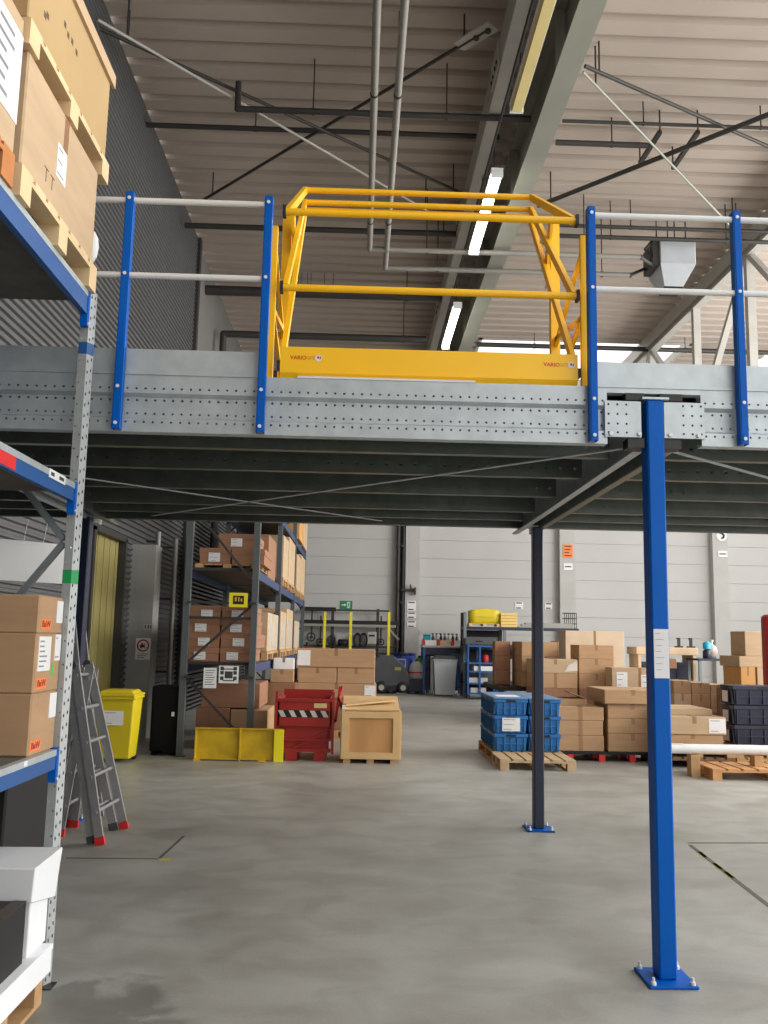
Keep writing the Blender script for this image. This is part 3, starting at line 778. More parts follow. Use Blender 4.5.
# plates on the middle beam, paper on the lowest
lp = rp(MB().box(RX+.0003, RX+.0025, 4.26, 4.50, 2.44, 2.482), 'beam_label', whitep)
k = MB()
for y0, y1 in ((4.285, 4.335), (4.405, 4.475)): k.box(RX+.0026, RX+.003, y0, y1, 2.452, 2.470)
rp(k, 'print', ink, lp)
rp(MB().box(RX-.0018, RX+.0006, 3.66, 3.85, 2.392, 2.449), 'beam_label', redb)
rp(MB().box(RX+.0003, RX+.002, 4.21, 4.255, 1.105, 1.128), 'beam_label', paper)

# cartons on the lowest shelf of that rack
sx = RX-.028
zsh = 1.13
for i, (z0, z1, xl, yl, lb, LL) in enumerate((
    (zsh, 1.418, -2.05, 4.34, 'lowest and largest of three stacked cartons with orange stickers in the left rack', [('r', .33, .76, .10, .12, 0)]),
    (1.4185, 1.70, -2.07, 4.345, 'middle carton of the orange stickered stack, with white delivery sheet and green tag', [('r', -.17, .66, .17, .165, 6), ('r', .37, .76, .085, .13, 2), ('f', -.13, .5, .13, .21, 3)]),
    (1.7005, 1.883, -2.03, 4.35, 'topmost carton of the orange stickered stack, brown tape on its end', [('r', .36, .60, .09, .11, 0)]))):
    t = carton(lb, xl, sx, yl, 4.69, z0, z1, card, lab=LL)
    w, h = sx-xl, z1-z0; d = 4.69-yl
    yo = -d/2+(.085, .10, .105)[i]; zo = .045
    s = MB().box(w/2, w/2+.0015, yo-.07, yo+.07, zo-.026, zo+.026).build('orange_sticker', orange, t)
    text('sticker_print', 'BaW', .042, redink, s, (w/2+.0018, yo, zo), RR, bold=.001).scale.x = 1.35
    if i == 1:
        MB().box(w/2, w/2+.0015, .055, .09, .08, .135).build('green_tag', mat('tag_green', srgb(70, 190, 80), .6), t)
# white board behind the end frame
t = thing('white_board', 'white board panel hung behind the rack frame above the stickered cartons', 'panel', (-3.2, 9.0, 2.2), .75)
b = MB().cbox((0, 0, .2), (.78, .02, .40)); b.bevel(.004); b.build('panel', whitep, t)
for x in (-.15, .05): MB().tube((x, 0, .4), (x+.03, 0, .62), .004, 6).build('wire', zinc, t)
# black box added to make the gap under the lowest shelf dark
t = thing('dark_gap_filler', 'black filler box added to darken the gap behind the end of the nearest rack', 'bin', (-2.2, 5.45, 0))
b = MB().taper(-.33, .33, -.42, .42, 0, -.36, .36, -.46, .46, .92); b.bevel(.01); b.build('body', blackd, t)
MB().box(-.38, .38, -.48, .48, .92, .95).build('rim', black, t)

# goods on the top shelf
pallet('pale wooden pallet on the blue top beam carrying the lower carton', -2.40, -1.465, 3.60, 4.70, 3.5255, pinel, along='x', hh=.144)
t = carton('large carton with white sheet standing on the top shelf pallet, lower of two', -2.39, -1.482, 3.62, 4.66, 3.67, 4.20, card2, tape='r', lab=[('r', -.04, .50, .13, .17, 3)])
h1 = mat('handling_mark_ink', srgb(92, 74, 56), .8)
k = MB()
for yy in (-.25, -.17): k.box(.4541, .455, yy, yy+.054, .144, .149).box(.4541, .455, yy+.024, yy+.031, .084, .15)
k.build('handling_mark', h1, t)
pallet('pale wooden pallet sandwiched between the two big top cartons', -2.40, -1.465, 3.57, 4.79, 4.201, pinel, along='x', hh=.12)
t = thing('cardboard_box', 'tall carton with overhanging lid, highest on the left rack', 'box', (-1.93, 4.17, 4.322))
b = MB().box(-.45, .45, -.6, .588, 0, .50); b.bevel(.006); b.build('body', mat('cardboard_ochre', srgb(178, 150, 106), .85, var=.06, scale=2), t)
b = MB().box(-.468, .468, -.618, .63, .50, .545).box(.4505, .468, -.618, .63, .47, .50); b.build('lid', card2, t)
k = MB()
for yy, zz in ((-.43, .13), (-.40, .15), (-.18, .27), (-.13, .25), (-.07, .26), (0, .25)): k.box(.4497, .4506, yy, yy+.03, zz, zz+.03)
k.build('printed_marks', h1, t)
pallet('orange brown pallet at the photo left edge on the top shelf', -2.40, -1.477, 2.55, 3.55, 3.5255, mat('orange_wood', srgb(186, 120, 66), .75, var=.12, scale=5), along='x', hh=.144)
carton('carton with big white sheet at the photo left edge on the top shelf', -2.38, -1.488, 2.53, 3.56, 3.67, 4.292, card2, tape='r', lab=[('r', .37, .55, .26, .40, 6)])
carton('reddish brown carton on top of the carton with the big white sheet', -2.35, -1.65, 2.64, 3.51, 4.293, 4.7, card3, tape='r')
t = thing('stretch_film_bundle', 'white plastic film bundle hanging off the far end of the lower top carton', 'film', (-1.52, 4.72, 3.70))
b = MB().ball((0, .0, .1), .085, 12, (.6, .4, 1.2)); b.build('film', whitep, t)

# white boxes on a pallet, bottom left
pallet('wooden pallet under the white boxes at the bottom left', -2.3, -1.43, 3.55, 4.50, 0, pined, along='y', hh=.13)
t = thing('white_box', 'wide white card tray at the bottom of the bottom left pallet', 'box', (-1.86, 4.03, .131))
b = MB().box(-.455, .455, -.50, .50, 0, .125); b.bevel(.006); b.build('tray', whitec, t)
b = MB(); b.box(-.458, .458, -.503, .503, .10, .1255); b.bevel(.003); b.build('rim_fold', whitec, t)
t = thing('white_box', 'lidded white box topmost on the bottom left pallet', 'box', (-1.86, 4.42, .257))
b = MB().box(-.42, .41, -.10, .14, 0, .26); b.bevel(.005); b.build('body', whitec, t)
b = MB()
b.hexa([(-.45, -.15, .26), (.43, -.15, .25), (.43, .18, .19), (-.45, .18, .20), (-.46, -.16, .40), (.44, -.16, .40), (.445, .20, .415), (-.46, .20, .41)]); b.bevel(.004)
b.build('lid', whitec, t)
b = MB(); b.box(-.3, .1, -.08, .10, .4125, .414); b.build('tape', mat('grey_tape', srgb(200, 202, 204), .5, var=.03), t)
t = thing('black_box', 'black card box leaning against the white boxes at the left edge', 'box', (-1.88, 4.0, .257))
b = MB().box(-.4, .435, -.38, .25, 0, .265); b.bevel(.005); b.build('body', blackd, t)
b = MB().box(-.402, .437, -.382, -.32, .22, .2665).box(.375, .4375, -.38, .25, .2645, .2665); b.build('edge_tape', mat('dark_brown_tape', srgb(70, 60, 52), .5), t)

# ------------------------------------------------------------------ ladders
def rail(b, p, q, w=.028, d=.075): b.bar(p, q, w, d, (0, 1, 0))
def ladder_section(t, foot_y, foot_x, top_x, top_z, half, rungs, off=0.0, foot_m=redb, ry0=None):
    """rails run from the floor up to the hinge; rungs run along y between them"""
    p = []
    for s in (0, 1):
        y = foot_y[s]; yt = foot_y[0]+.12+(foot_y[1]-foot_y[0]-.24)*s
        a = Vector((foot_x[s]+off, y, .035)); c = Vector((top_x+off, yt, top_z)); p.append((a, c))
        b = MB(); b.bar(a, c, .07, .028, (0, 1, 0)); r = b.build('rail', alu, t, local=False)
        d = (c-a).normalized()
        b = MB(); b.bar(a-d*.035, a+d*.03, .08, .036, (0, 1, 0)); b.build('rubber_foot', foot_m, r, local=False)
    for i in range(rungs):
        f = (i+.8)/(rungs+.1)
        a, c = p[0][0].lerp(p[0][1], f), p[1][0].lerp(p[1][1], f)
        MB().tube(a-Vector((0, .03, 0)), c+Vector((0, .03, 0)), .017, 10).build('rung', alu, t, local=False)
la = thing('folding_ladder', 'aluminium folding ladder with red feet standing open beside the rack', 'ladder', (-2.3, 7.95, 0))
ladder_section(la, (7.72, 8.36), (-2.07, -2.04), -2.40, 1.44, .3, 5)
ladder_section(la, (7.76, 8.30), (-2.07, -2.04), -2.40, 1.42, .3, 5, -.075, greyd)
ladder_section(la, (7.98, 8.44), (-2.56, -2.56), -2.43, 1.42, .3, 5, 0, redb)
ladder_section(la, (8.02, 8.40), (-2.56, -2.56), -2.43, 1.40, .3, 5, .07, redb)
for y in (7.84, 8.26):
    k = MB(); k.lathe((-2.42, y-.03, 1.44), [(.035, 0), (.035, .06)], 16, 'y'); k.build('hinge', greyd, la, local=False)
lb = thing('leaning_ladder', 'taller aluminium ladder leaning upright behind the folding ladder', 'ladder', (-2.5, 8.45, 0))
for y in (8.5, 8.80):
    MB().bar((-2.37, y, .02), (-2.74, y, 2.32), .065, .025, (0, 1, 0)).build('rail', alu, lb, local=False)
for i in range(8):
    f = (i+.6)/8; x = -2.37-.37*f; z = .02+2.3*f
    MB().tube((x, 8.47, z), (x, 8.83, z), .015, 8).build('rung', alu, lb, local=False)

# ------------------------------------------------------------------ wheeled bins
def wheelie(label, loc, w, d, h, m, mlid, sheetlab=None, rz=0.0):
    t = thing('wheeled_bin', label, 'bin', loc, rz)
    hw, hd = w/2, d/2
    b = MB().taper(-hw*.78, hw*.78, -hd*.72, hd*.72, .05, -hw*.94, hw*.94, -hd*.95, hd*.9, h*.90); b.bevel(.02, 2); b.build('body', m, t)
    b = MB().box(-hw, hw, -hd-.02, hd*.97, h*.875, h*.915); b.bevel(.008); b.build('rim', m, t)
    b = MB().box(-hw*.99, hw*.99, -hd-.03, hd+.03, h*.916, h*.95).taper(-hw*.9, hw*.9, -hd*.9, hd*.9, h*.95, -hw*.75, hw*.75, -hd*.75, hd*.7, h); b.bevel(.008); b.build('lid', mlid, t)
    MB().tube((-hw*.8, hd+.05, h*.9), (hw*.8, hd+.05, h*.9), .014, 8).box(-hw*.82, -hw*.76, hd*.9, hd+.06, h*.88, h*.91).box(hw*.76, hw*.82, hd*.9, hd+.06, h*.88, h*.91).build('handle', m, t)
    for s in (-1, 1):
        MB().lathe((s*hw*.74-(.05 if s > 0 else 0), hd*.78, .1), [(.07, 0), (.1, .008), (.1, .042), (.07, .05)], 18, 'x').build('wheel', black, t)
    if sheetlab: label_sheet(t, 'f', (-.02, -hd*.83-.035, h*.62), *sheetlab)
    return t
wheelie('yellow wheeled bin with a paper sheet in front of the pillar', (-3.25, 12.75, 0), .53, .55, .96, yellowp, yellowp, (.27, .19, 2))
wheelie('grey wheeled bin in front of the far workbench', (2.76, 28.9, 0), .78, .7, 1.26, greyp, greyd)

# signs on the pillar
sg = thing('prohibition_sign', 'white no forklift sign with red circle on the concrete pillar', 'sign', (-3.63, 15.5, 1.30))
MB().box(-.125, .125, -.006, -.001, 0, .36).build('plate', whitep, sg)
def ring(b, c, r0, r1, y, n=28):
    for i in range(n):
        a, e = 2*PI*i/n, 2*PI*(i+1)/n
        b.poly([(c[0]+r*math.cos(q), y, c[1]+r*math.sin(q)) for r, q in ((r0, a), (r1, a), (r1, e), (r0, e))])
b = MB(); ring(b, (0, .235), .08, .105, -.0072); b.bar((-.062, -.0076, .298), (.062, -.0076, .172), .001, .02, (0, 1, 0)); b.build('red_circle', signr, sg)
b = MB(); b.box(-.05, .02, -.0069, -.0065, .205, .245).box(.02, .03, -.0069, -.0065, .20, .27).box(.03, .06, -.0069, -.0065, .2, .206).box(-.03, 0, -.0069, -.0065, .245, .275)
b.lathe((-.035, -.0069, .2), [(.014, 0), (.014, .0004)], 12, 'y'); b.build('truck_symbol', blackd, sg)
b = MB()
for i in range(3): b.box(-.09, .09-.03*i, -.0066, -.0062, .09-i*.03, .10-i*.03)
b.build('print', ink, sg)
sg = thing('small_sign', 'small pale plate above the no forklift sign', 'sign', (-3.59, 15.5, 1.80))
MB().box(-.05, .10, -.006, -.001, 0, .1).build('plate', concl, sg)
k = MB()
for x in (-.03, .02, .06): k.box(x, x+.02, -.0068, -.0063, .02, .08)
k.build('print', ink, sg)
for i, (x, lab) in enumerate(((-3.72, 'pale vertical pipe on the wall nearest the concrete pillar'), (-3.62, 'second pale vertical pipe on the wall, next to the dark rack'))):
    y = 16.6+i*1.1
    t = thing('wall_pipe', lab, 'pipe', (x, y, 0)); MB().tube((0, 0, 0), (0, 0, 3.6), .045, 10).build('pipe', pipeg, t)
    k = MB()
    for z in (1, 2.4, 3.4): k.box(-.33 if i else -.22, .03, -.03, .03, z, z+.04)
    k.build('clamp', dark, t)
deepblack = mat('matt_black', (.004, .004, .004), .8, spec=.2)
t = thing('black_upright_filler', 'black upright filler added at the end of the dark rack', 'upright_filler', (-2.76, 13.6, 0))  # near-black upright block added to fill a black area
b = MB().box(-.2, .2, -.25, .3, .06, .98); b.bevel(.015); b.build('body', deepblack, t)
b = MB().box(-.17, .17, -.262, -.25, .12, .92); b.build('door', deepblack, t)
for x in (-.15, .15): MB().box(x-.03, x+.03, -.2, .25, 0, .06).build('foot', deepblack, t)
MB().box(.10, .14, -.272, -.262, .56, .62).build('latch', zinc, t)

# ------------------------------------------------------------------ second rack behind
BX0, BX1 = -2.52, -1.53
ys = [13.3, 17.1, 20.9, 24.7]
r2 = thing('pallet_rack', 'dark grey pallet rack full of cartons behind the yellow guard plates', 'rack', (-2.0, 13.3, 0))
def r2p(mb, name, m, parent=None): return mb.build(name, m, parent or r2, local=False)
for y in ys:
    for x in (BX0, BX1):
        u = r2p(MB().box(x-.045, x+.045, y, y+.012, 0, 4.8).box(x-.045, x-.035, y+.012, y+.1, 0, 4.8).box(x+.035, x+.045, y+.012, y+.1, 0, 4.8), 'upright', rackshade)
        r2p(MB().box(x-.08, x+.08, y-.03, y+.12, 0, .006), 'foot_plate', dark, u)
    for xa, za, xb, zb in ((BX0+.03, 3.6, BX1-.03, 2.5), (BX1-.03, 2.18, BX0+.03, 1.32), (BX0+.03, 1.12, BX1-.03, .2), (BX1-.03, 4.6, BX0+.03, 3.7)):
        r2p(MB().bar((xa, y+.05, za), (xb, y+.05, zb), .03, .035), 'diagonal_brace', dark)
    for z in (1.96,): r2p(MB().box(BX0, BX1, y+.03, y+.07, z, z+.04), 'tie_bar', dark)
LV = [1.32, 2.70, 4.02]
for z in LV:
    for ya, yb in zip(ys[:-1], ys[1:]):
        for x in (BX0, BX1):
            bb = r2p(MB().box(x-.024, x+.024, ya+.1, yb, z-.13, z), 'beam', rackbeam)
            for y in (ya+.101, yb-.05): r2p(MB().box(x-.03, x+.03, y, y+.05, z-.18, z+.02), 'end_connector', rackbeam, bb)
        r2p(MB().box(BX0+.03, BX1-.03, ya+.1, yb-.01, z-.02, z+.02), 'shelf_panel', dark)
def sheet_sign(label, x0, x1, z0, z1, y, m, kind):
    t = thing('notice_sheet', label, 'sign', ((x0+x1)/2, y, z0)); w, h = x1-x0, z1-z0
    MB().box(-w/2, w/2, -.006, 0, 0, h).build('sheet', m, t)
    k = MB()
    if kind == 'text':
        for i in range(7): k.box(-w*.38, w*(.38-.1*(i % 3)), -.0068, -.0062, h*(.86-.115*i), h*(.89-.115*i))
        k.build('print', ink, t)
    elif kind == 'marks':
        k.box(-w*.2, w*.2, -.0068, -.0062, h*.28, h*.68)
        for x in (-.36, .30): 
            for z in (.18, .5, .74): k.box(x*w-.02, x*w+.03, -.0068, -.0062, z*h, z*h+.05)
        k.box(-w*.3, w*.3, -.0068, -.0062, h*.78, h*.84).box(-w*.3, w*.3, -.0068, -.0062, h*.12, h*.18); k.build('print', ink, t)
    else:
        k.box(-w*.3, w*.3, -.0068, -.0062, h*.2, h*.8); k.build('dark_panel', blackd, t)
        k = MB().box(-w*.2, -w*.1, -.0074, -.0069, h*.4, h*.7).box(-w*.02, w*.05, -.0074, -.0069, h*.4, h*.7).box(w*.12, w*.2, -.0074, -.0069, h*.4, h*.6); k.build('print', yellowd, t)
    return t
a, c = P(203, 688, 13.25), P(217, 668, 13.25); sheet_sign('white text sheet hung under the rack shelf above the yellow guard', a.x, c.x, a.z, c.z, 13.25, paper, 'text')
a, c = P(218.5, 683, 13.25), P(239, 666, 13.25); sheet_sign('white sheet with dark symbols to the right of the text sheet', a.x, c.x, a.z, c.z, 13.25, paper, 'marks')
a, c = P(229, 607, 13.25), P(248, 593, 13.25); sheet_sign('yellow edged sign with black centre on the dark rack', a.x, c.x, a.z, c.z, 13.25, signy, 'dark')
# hanging rail for the sheets
t = thing('sign_rail', 'dark flat bar across the dark rack carrying the two white sheets', 'rail', (-2.0, 13.28, 1.13))
MB().box(-.5, .5, -.02, .015, -.02, .02).build('bar', dark, t); 
t = thing('sign_wire', 'thin bar across the dark rack carrying the yellow edged sign', 'rail', (-2.0, 13.28, 2.2))
MB().box(-.5, .5, -.02, .015, -.015, .015).build('bar', dark, t)

# eight lidded boxes on the lower shelf
def lidded(label, x0, x1, y0, y1, z0, z1, m=card3, lab=True, group=None):
    t = thing('lidded_box', label, 'box', ((x0+x1)/2, (y0+y1)/2, z0), 0, group); w, d, h = x1-x0, y1-y0, z1-z0
    b = MB().box(-w/2+.008, w/2-.008, -d/2+.008, d/2-.008, 0, h*.72); b.bevel(.004); b.build('body', m, t)
    b = MB().box(-w/2, w/2, -d/2, d/2, h*.6, h); b.bevel(.004); b.build('lid', m, t)
    if lab: 
        rnd = random.Random(int(z0*100+x0*10)); label_sheet(t, 'f', (rnd.uniform(-.05, .06), -d/2-.001, h*.42), .17, h*.56, 3)
    return t
rows = ['bottom', 'second', 'third', 'top']
for i in range(4):
    for j, (xa, xb) in enumerate(((-2.53, -2.04), (-2.03, -1.56+.03*((i*2) % 3)))):
        xo = .0
        lidded('lidded carton with white label, %s row, %s column, on the dark rack lower shelf' % (rows[i], ('left', 'right')[j]), xa+xo, xb+xo, 13.46+.01*i, 14.5+.15*((i+j) % 3), LV[0]+.021+.205*i, LV[0]+.0205+.205*(i+1))
# boxes on the upper shelf
pallet('low pallet under the lidded cartons on the dark rack upper shelf', -2.45, -1.5, 13.45, 14.6, LV[1]+.021, pined, hh=.06, along='y')
z = LV[1]+.0815
lidded('lidded carton at left on the dark rack upper shelf', -2.40, -1.93, 13.47, 14.5, z, z+.24)
lidded('plain lidded carton at right on the dark rack upper shelf', -1.92, -1.42, 13.47, 14.6, z, z+.24, lab=False)
lidded('lidded carton lying across the two on the dark rack upper shelf', -2.13, -1.55, 13.5, 14.5, z+.2405, z+.46)
carton('brown carton behind the lidded cartons on the upper shelf', -2.4, -1.55, 15.3, 16.6, LV[1]+.021, LV[1]+.75, card3)
# tall cartons further along
bay = [(17.35, 18.5), (18.7, 20.4), (21.2, 22.6), (22.8, 24.3)]
nth = ['nearest', 'second', 'third', 'farthest']
for i, (a, c) in enumerate(bay):
    pallet('pallet under the %s tall carton along the dark rack upper shelf' % nth[i], -2.45, -1.46, a-.05, c+.05, LV[1]+.021, pined, along='x')
    carton('%s tall carton along the dark rack upper shelf' % nth[i], -2.42, -1.47, a, c, LV[1]+.166, LV[1]+.98+.12*(i % 2), card2, tape='r')
    if i != 1: carton('%s carton along the dark rack top level' % nth[i], -2.42, -1.44, a, c, LV[2]+.021, LV[2]+.75, card2 if i % 2 else mat('cardboard_orange', srgb(200, 150, 90), .85, var=.06), tape='r')
bay = [(14.9, 16.8), (17.35, 18.6), (18.8, 20.5), (21.2, 22.8)]
wrapm = mat('stretch_wrap', srgb(214, 206, 196), .25, var=.1, scale=8)
for i, (a, c) in enumerate(bay):
    pallet('pallet under the %s wrapped load along the dark rack lower shelf' % nth[i], -2.45, -1.47, a-.02, c+.02, LV[0]+.021, pined, along='x')
    t = carton('%s pale wrapped load along the dark rack lower shelf' % nth[i], -2.42, -1.48, a, c, LV[0]+.166, LV[0]+.80+.1*(i % 3), card2, tape='r')
    k = MB(); w, d = .94, c-a
    for s in range(3): k.box(w/2+.0005, w/2+.004, -d*.42+s*d*.3, -d*.42+s*d*.3+d*.2, .04, .6)
    k.build('wrap_film', wrapm, t)
# cartons on the ground inside the rack
g0 = [(-2.46, -1.95, 14.2, 15.4, 0, .62, 'dark ground carton at left behind the yellow guard'),
      (-1.93, -1.36, 14.2, 15.3, 0, .60, 'pale edged ground carton behind the right yellow guard plate'),
      (-2.40, -1.5, 14.25, 15.5, .622, 1.0, 'reddish carton resting on the ground cartons inside the dark rack'),
      (-1.90, -1.05, 15.8, 17.0, 0, .95, 'large ground carton at the rack edge behind the red container'),
      (-1.5, -1.1, 15.8, 16.9, .952, 1.17, 'flat pale carton on the large carton at the rack edge')]
for (xa, xb, ya, yb, za, zb, lb) in g0: carton(lb, xa, xb, ya, yb, za, zb, card3 if 'red' in lb or 'dark' in lb else card)

# yellow guard in front of the rack
yg = thing('rack_guard', 'worn yellow steel guard plates on the floor before the dark rack', 'guard', (-1.62, 12.95, 0))
b = MB().box(-2.24, -1.02, 12.97, 12.985, .03, .44).box(-2.24, -1.02, 12.94, 12.985, .43, .445).box(-2.24, -1.02, 12.94, 12.985, .015, .03).box(-2.24, -2.225, 12.93, 12.97, .015, .445); b.build('plate', yellowd, yg, local=False)
b = MB().box(-1.625, -1.605, 12.925, 12.97, .0, .45); b.build('rib', yellowd, yg, local=False)
b = MB().box(-1.135, -1.01, 12.90, 12.94, .0, .43).box(-1.02, -1.01, 12.94, 13.02, 0, .43); b.build('end_post', mat('fresh_yellow_paint', srgb(240, 226, 30), .5, var=.06), yg, local=False)
for x in (-2.2, -1.3): MB().box(x-.05, x+.05, 12.90, 13.05, 0, .015).build('foot', yellowd, yg, local=False)

# red tipping container
rc = thing('tipping_container', 'red steel tipping container with hazard stripes beside the wooden crate', 'container', (-.73, 13.5, 0))
b = MB()
x0, x1, y0, y1 = -.38, .38, -.45, .55
th = .02
b.hexa([(x0, y0, .48), (x1, y0, .48), (x1, y0+th, .48), (x0, y0+th, .48), (x0, y0, .84), (x1, y0, .84), (x1, y0+th, .84), (x0, y0+th, .84)])
b.box(x0, x0+th, y0, y1, .3, .84).box(x1-th, x1, y0, y1, .3, .84).box(x0, x1, y1-th, y1, .3, .94).box(x0, x1, y0, y1, .28, .30)
b.box(x0, x1, y0+.06, y0+.08, .28, .5)
b.build('hopper', red, rc)
b = MB().box(x0-.02, x1+.02, y0-.02, y0+.03, .82, .86).box(x0-.02, x0+.03, y0, y1, .82, .86).box(x1-.03, x1+.02, y0, y1, .82, .86); b.build('rim', red, rc)
b = MB().box(x0+.03, x1-.03, y0+.06, y0+.085, .12, .28)
for x in (-.25, .15): b.box(x, x+.16, y0, y1, 0, .12)
b.box(x0, x1, y0+.02, y0+.06, .12, .17).bar((-.15, y0+.03, .17), (.32, y0+.03, .40), .02, .03); b.build('base_frame', red, rc)
b = MB()
for s, x in ((-1, x0-.022), (1, x1+.022)): b.box(x-.018, x+.018, y0-.01, y0+.05, .1, .96).box(x-.018, x+.018, y0-.0, y1, .5, .54)
b.build('side_frame', red, rc)
MB().bar((x1+.055, y0+.1, .55), (x1+.1, y0+.5, 1.0), .03, .05).build('tipping_lever', red, rc)
MB().bar((x1+.09, y0+.2, .9), (x1+.16, y0+.7, .62), .03, .05).build('tipping_lever', red, rc)
MB().bar((x1+.08, y0+.45, .72), (x1+.14, y0+.5, 1.02), .03, .03).build('locking_pin', red, rc)
b = MB().box(x0+.02, x1-.04, y0-.004, y0-.001, .60, .70); hz = b.build('hazard_strip', blackd, rc)
b = MB()
for i in range(5): 
    xx = x0+.05+i*.15; b.poly([(xx, y0-.0055, .605), (xx+.07, y0-.0055, .605), (xx+.02, y0-.0055, .695), (xx-.05, y0-.0055, .695)])
b.build('white_stripes', mat('stripe_white', srgb(200, 190, 180), .6), hz)
MB().box(.13, .31, y0-.006, y0-.001, .735, .80).build('rating_plate', mat('cream_plate', srgb(214, 190, 130), .5), rc)

# wooden crate with loose lid
wc = thing('wooden_crate', 'wooden crate with framed plywood sides and loose lid by the red container', 'crate', (.21, 13.35, 0))
b = MB().box(-.40, .40, -.44, .44, .06, .70); b.build('panels', ply, wc)
def frame_side(a):
    b = MB()
    for (u0, u1, v0, v1) in ((-.41, .41, .06, .15), (-.41, .41, .62, .71), (-.41, -.31, .15, .62), (.31, .41, .15, .62)):
        if a == 'f': b.box(u0, u1, -.468, -.44, v0, v1)
        if a == 'r': b.box(.40, .428, u0*1.07, u1*1.07, v0, v1)
        if a == 'l': b.box(-.428, -.40, u0*1.07, u1*1.07, v0, v1)
    return b
for a in 'frl': frame_side(a).build('side_frame', plyl, wc)
for x in (-.33, 0, .33): MB().box(x-.05, x+.05, -.45, .45, 0, .06).build('skid', pined, wc)
M = Matrix.Rotation(math.radians(-9), 3, 'X')
ld = MB(); ld.cbox((0, .0, .795), (.80, .88, .018), Matrix.Rotation(math.radians(9), 3, 'X')); ld.build('lid', plyl, wc)
b = MB(); b.hexa([(-.36, -.30, .75), (.38, -.10, .82), (.38, .08, .85), (-.36, -.1, .78), (-.36, -.30, .772), (.38, -.10, .842), (.38, .08, .872), (-.36, -.1, .802)])
o = one(b.xform(Matrix.Translation((.21, 13.35, .015))), 'wooden_board', plyl, 'loose wooden board lying aslant on top of the wooden crate', 'board')
b = MB(); b.box(-.41, -.37, -.43, -.25, .71, .78); b.build('packing_film', whitep, wc)

# long cartons behind the red container
def L(px0, py0, px1, py1, Y): a, c = P(px0, py1, Y), P(px1, py0, Y); return a.x, c.x, a.z, c.z
pallet('pallet on the floor under the long cartons behind the red container', -1.05, .34, 16.0, 17.0, 0, pined, along='x')
carton('brown base carton under the long cartons behind the red container', -1.0, .32, 16.02, 16.95, .146, .69, card3)
carton('bottom long carton with white sheet at its right, behind the wooden crate', -1.05, .34, 16.0, 16.9, .692, .94, card, tape='f', lab=[('f', .42, .5, .19, .2, 2)])
carton('left of the two shorter cartons in the middle of the long carton stack', -1.03, -.36, 16.02, 16.9, .942, 1.215, card)
carton('right of the two shorter cartons in the middle of the long carton stack', -.35, .31, 16.02, 16.9, .942, 1.215, card)
carton('topmost long carton with white sheet at its left', -1.06, .31, 16.0, 16.9, 1.217, 1.535, card, tape='f', lab=[('f', -.41, .5, .22, .26, 0)])
t = carton('small white box on the cartons at the dark rack edge', -1.46, -1.1, 15.9, 16.4, 1.172, 1.36, whitec)
# ------------------------------------------------------------------ along the rear wall
WY = BY-.001
def wall_sheet(name, label, cat, px0, py0, px1, py1, Y, m, lines=0, group=None):
    x0, x1, z0, z1 = L(px0, py0, px1, py1, Y)
    t = thing(name, label, cat, ((x0+x1)/2, Y, z0), 0, group); w, h = x1-x0, z1-z0
    MB().box(-w/2, w/2, -.02, 0, 0, h).build('sheet' if name != 'sign_plate' else 'plate', m, t)
    if lines:
        k = MB()
        for i in range(lines):
            f = .85-.7*i/max(1, lines-1) if lines > 1 else .5
            k.box(-w*.36, w*(.36-.12*(i % 3)), -.024, -.0205, h*f-.02, h*f+.02)
        k.build('print', ink, t)
    return t, w, h
# emergency exit sign
t, w, h = wall_sheet('exit_sign', 'green emergency exit sign on the rear wall above the yellow posts', 'sign', 340, 601, 352.5, 609, WY, greenl)
k = MB(); y = -.024
k.box(.03*1, .13, y, y+.003, h*.12, h*.88)
k.bar((-.16, y, h*.5), (-.06, y, h*.5), .003, .035, (0, 0, 1))
k.poly([(-.06, y, h*.3), (-.06, y, h*.7), (.0, y, h*.5)])
k.build('white_symbols', whitep, t)
k = MB(); y = -.0285
k.ball((.09, y, h*.76), .018, 8, (1, .1, 1)).bar((.085, y, h*.68), (.075, y, h*.44), .003, .03).bar((.075, y, h*.44), (.11, y, h*.18), .003, .018).bar((.075, y, h*.44), (.045, y, h*.24), .003, .018).bar((.085, y, h*.64), (.12, y, h*.5), .003, .014)
k.build('running_figure', greenl, t)
# yellow posts
for i, (px, lb) in enumerate(((325, 'leftmost of three thin yellow posts before the rear wall pipework'), (351, 'middle thin yellow post under the green exit sign'), (389, 'rightmost thin yellow post beside the dark downpipes'))):
    p = P(px, 612, 30.4)
    t = thing('guard_post', lb, 'post', (p.x, 30.4, 0)); b = MB().box(-.045, .045, -.045, .045, .012, p.z); b.bevel(.008); b.build('post', signy, t)
    MB().box(-.12, .12, -.12, .12, 0, .012).build('base_plate', signy, t)
# pipework rack
pr = thing('pipe_rack', 'dark steel pipe frame along the rear wall below the exit sign', 'frame', (-.5, 31.6, 0))
b = MB()
for px in (303, 333, 378):
    p = P(px, 609, 31.5); b.box(p.x-.05, p.x+.05, 31.5, 31.6, 0, p.z)
b.build('uprights', dark, pr, local=False)
def hbar(px0, px1, py, th, Y, m, name):
    a, c = P(px0, py, Y), P(px1, py, Y); MB().box(a.x, c.x, Y, Y+.12, (a.z+c.z)/2-th/2, (a.z+c.z)/2+th/2).build(name, m, pr, local=False)
hbar(300, 336, 609, .14, 31.45, blackd, 'top_beam'); hbar(336, 389, 610.5, .06, 31.45, dark, 'top_rail')
hbar(300, 400, 622.5, .14, 31.4, blackd, 'middle_beam'); hbar(300, 396, 625.5, .09, 31.35, pipeg, 'pipe'); hbar(300, 398, 646.5, .07, 31.45, dark, 'low_rail'); hbar(300, 398, 653, .07, 31.45, dark, 'low_rail')
a, c = P(390, 630, 31.4), P(399, 640, 31.4); MB().bar(a, c, .06, .06).build('strut', pipeg, pr, local=False)
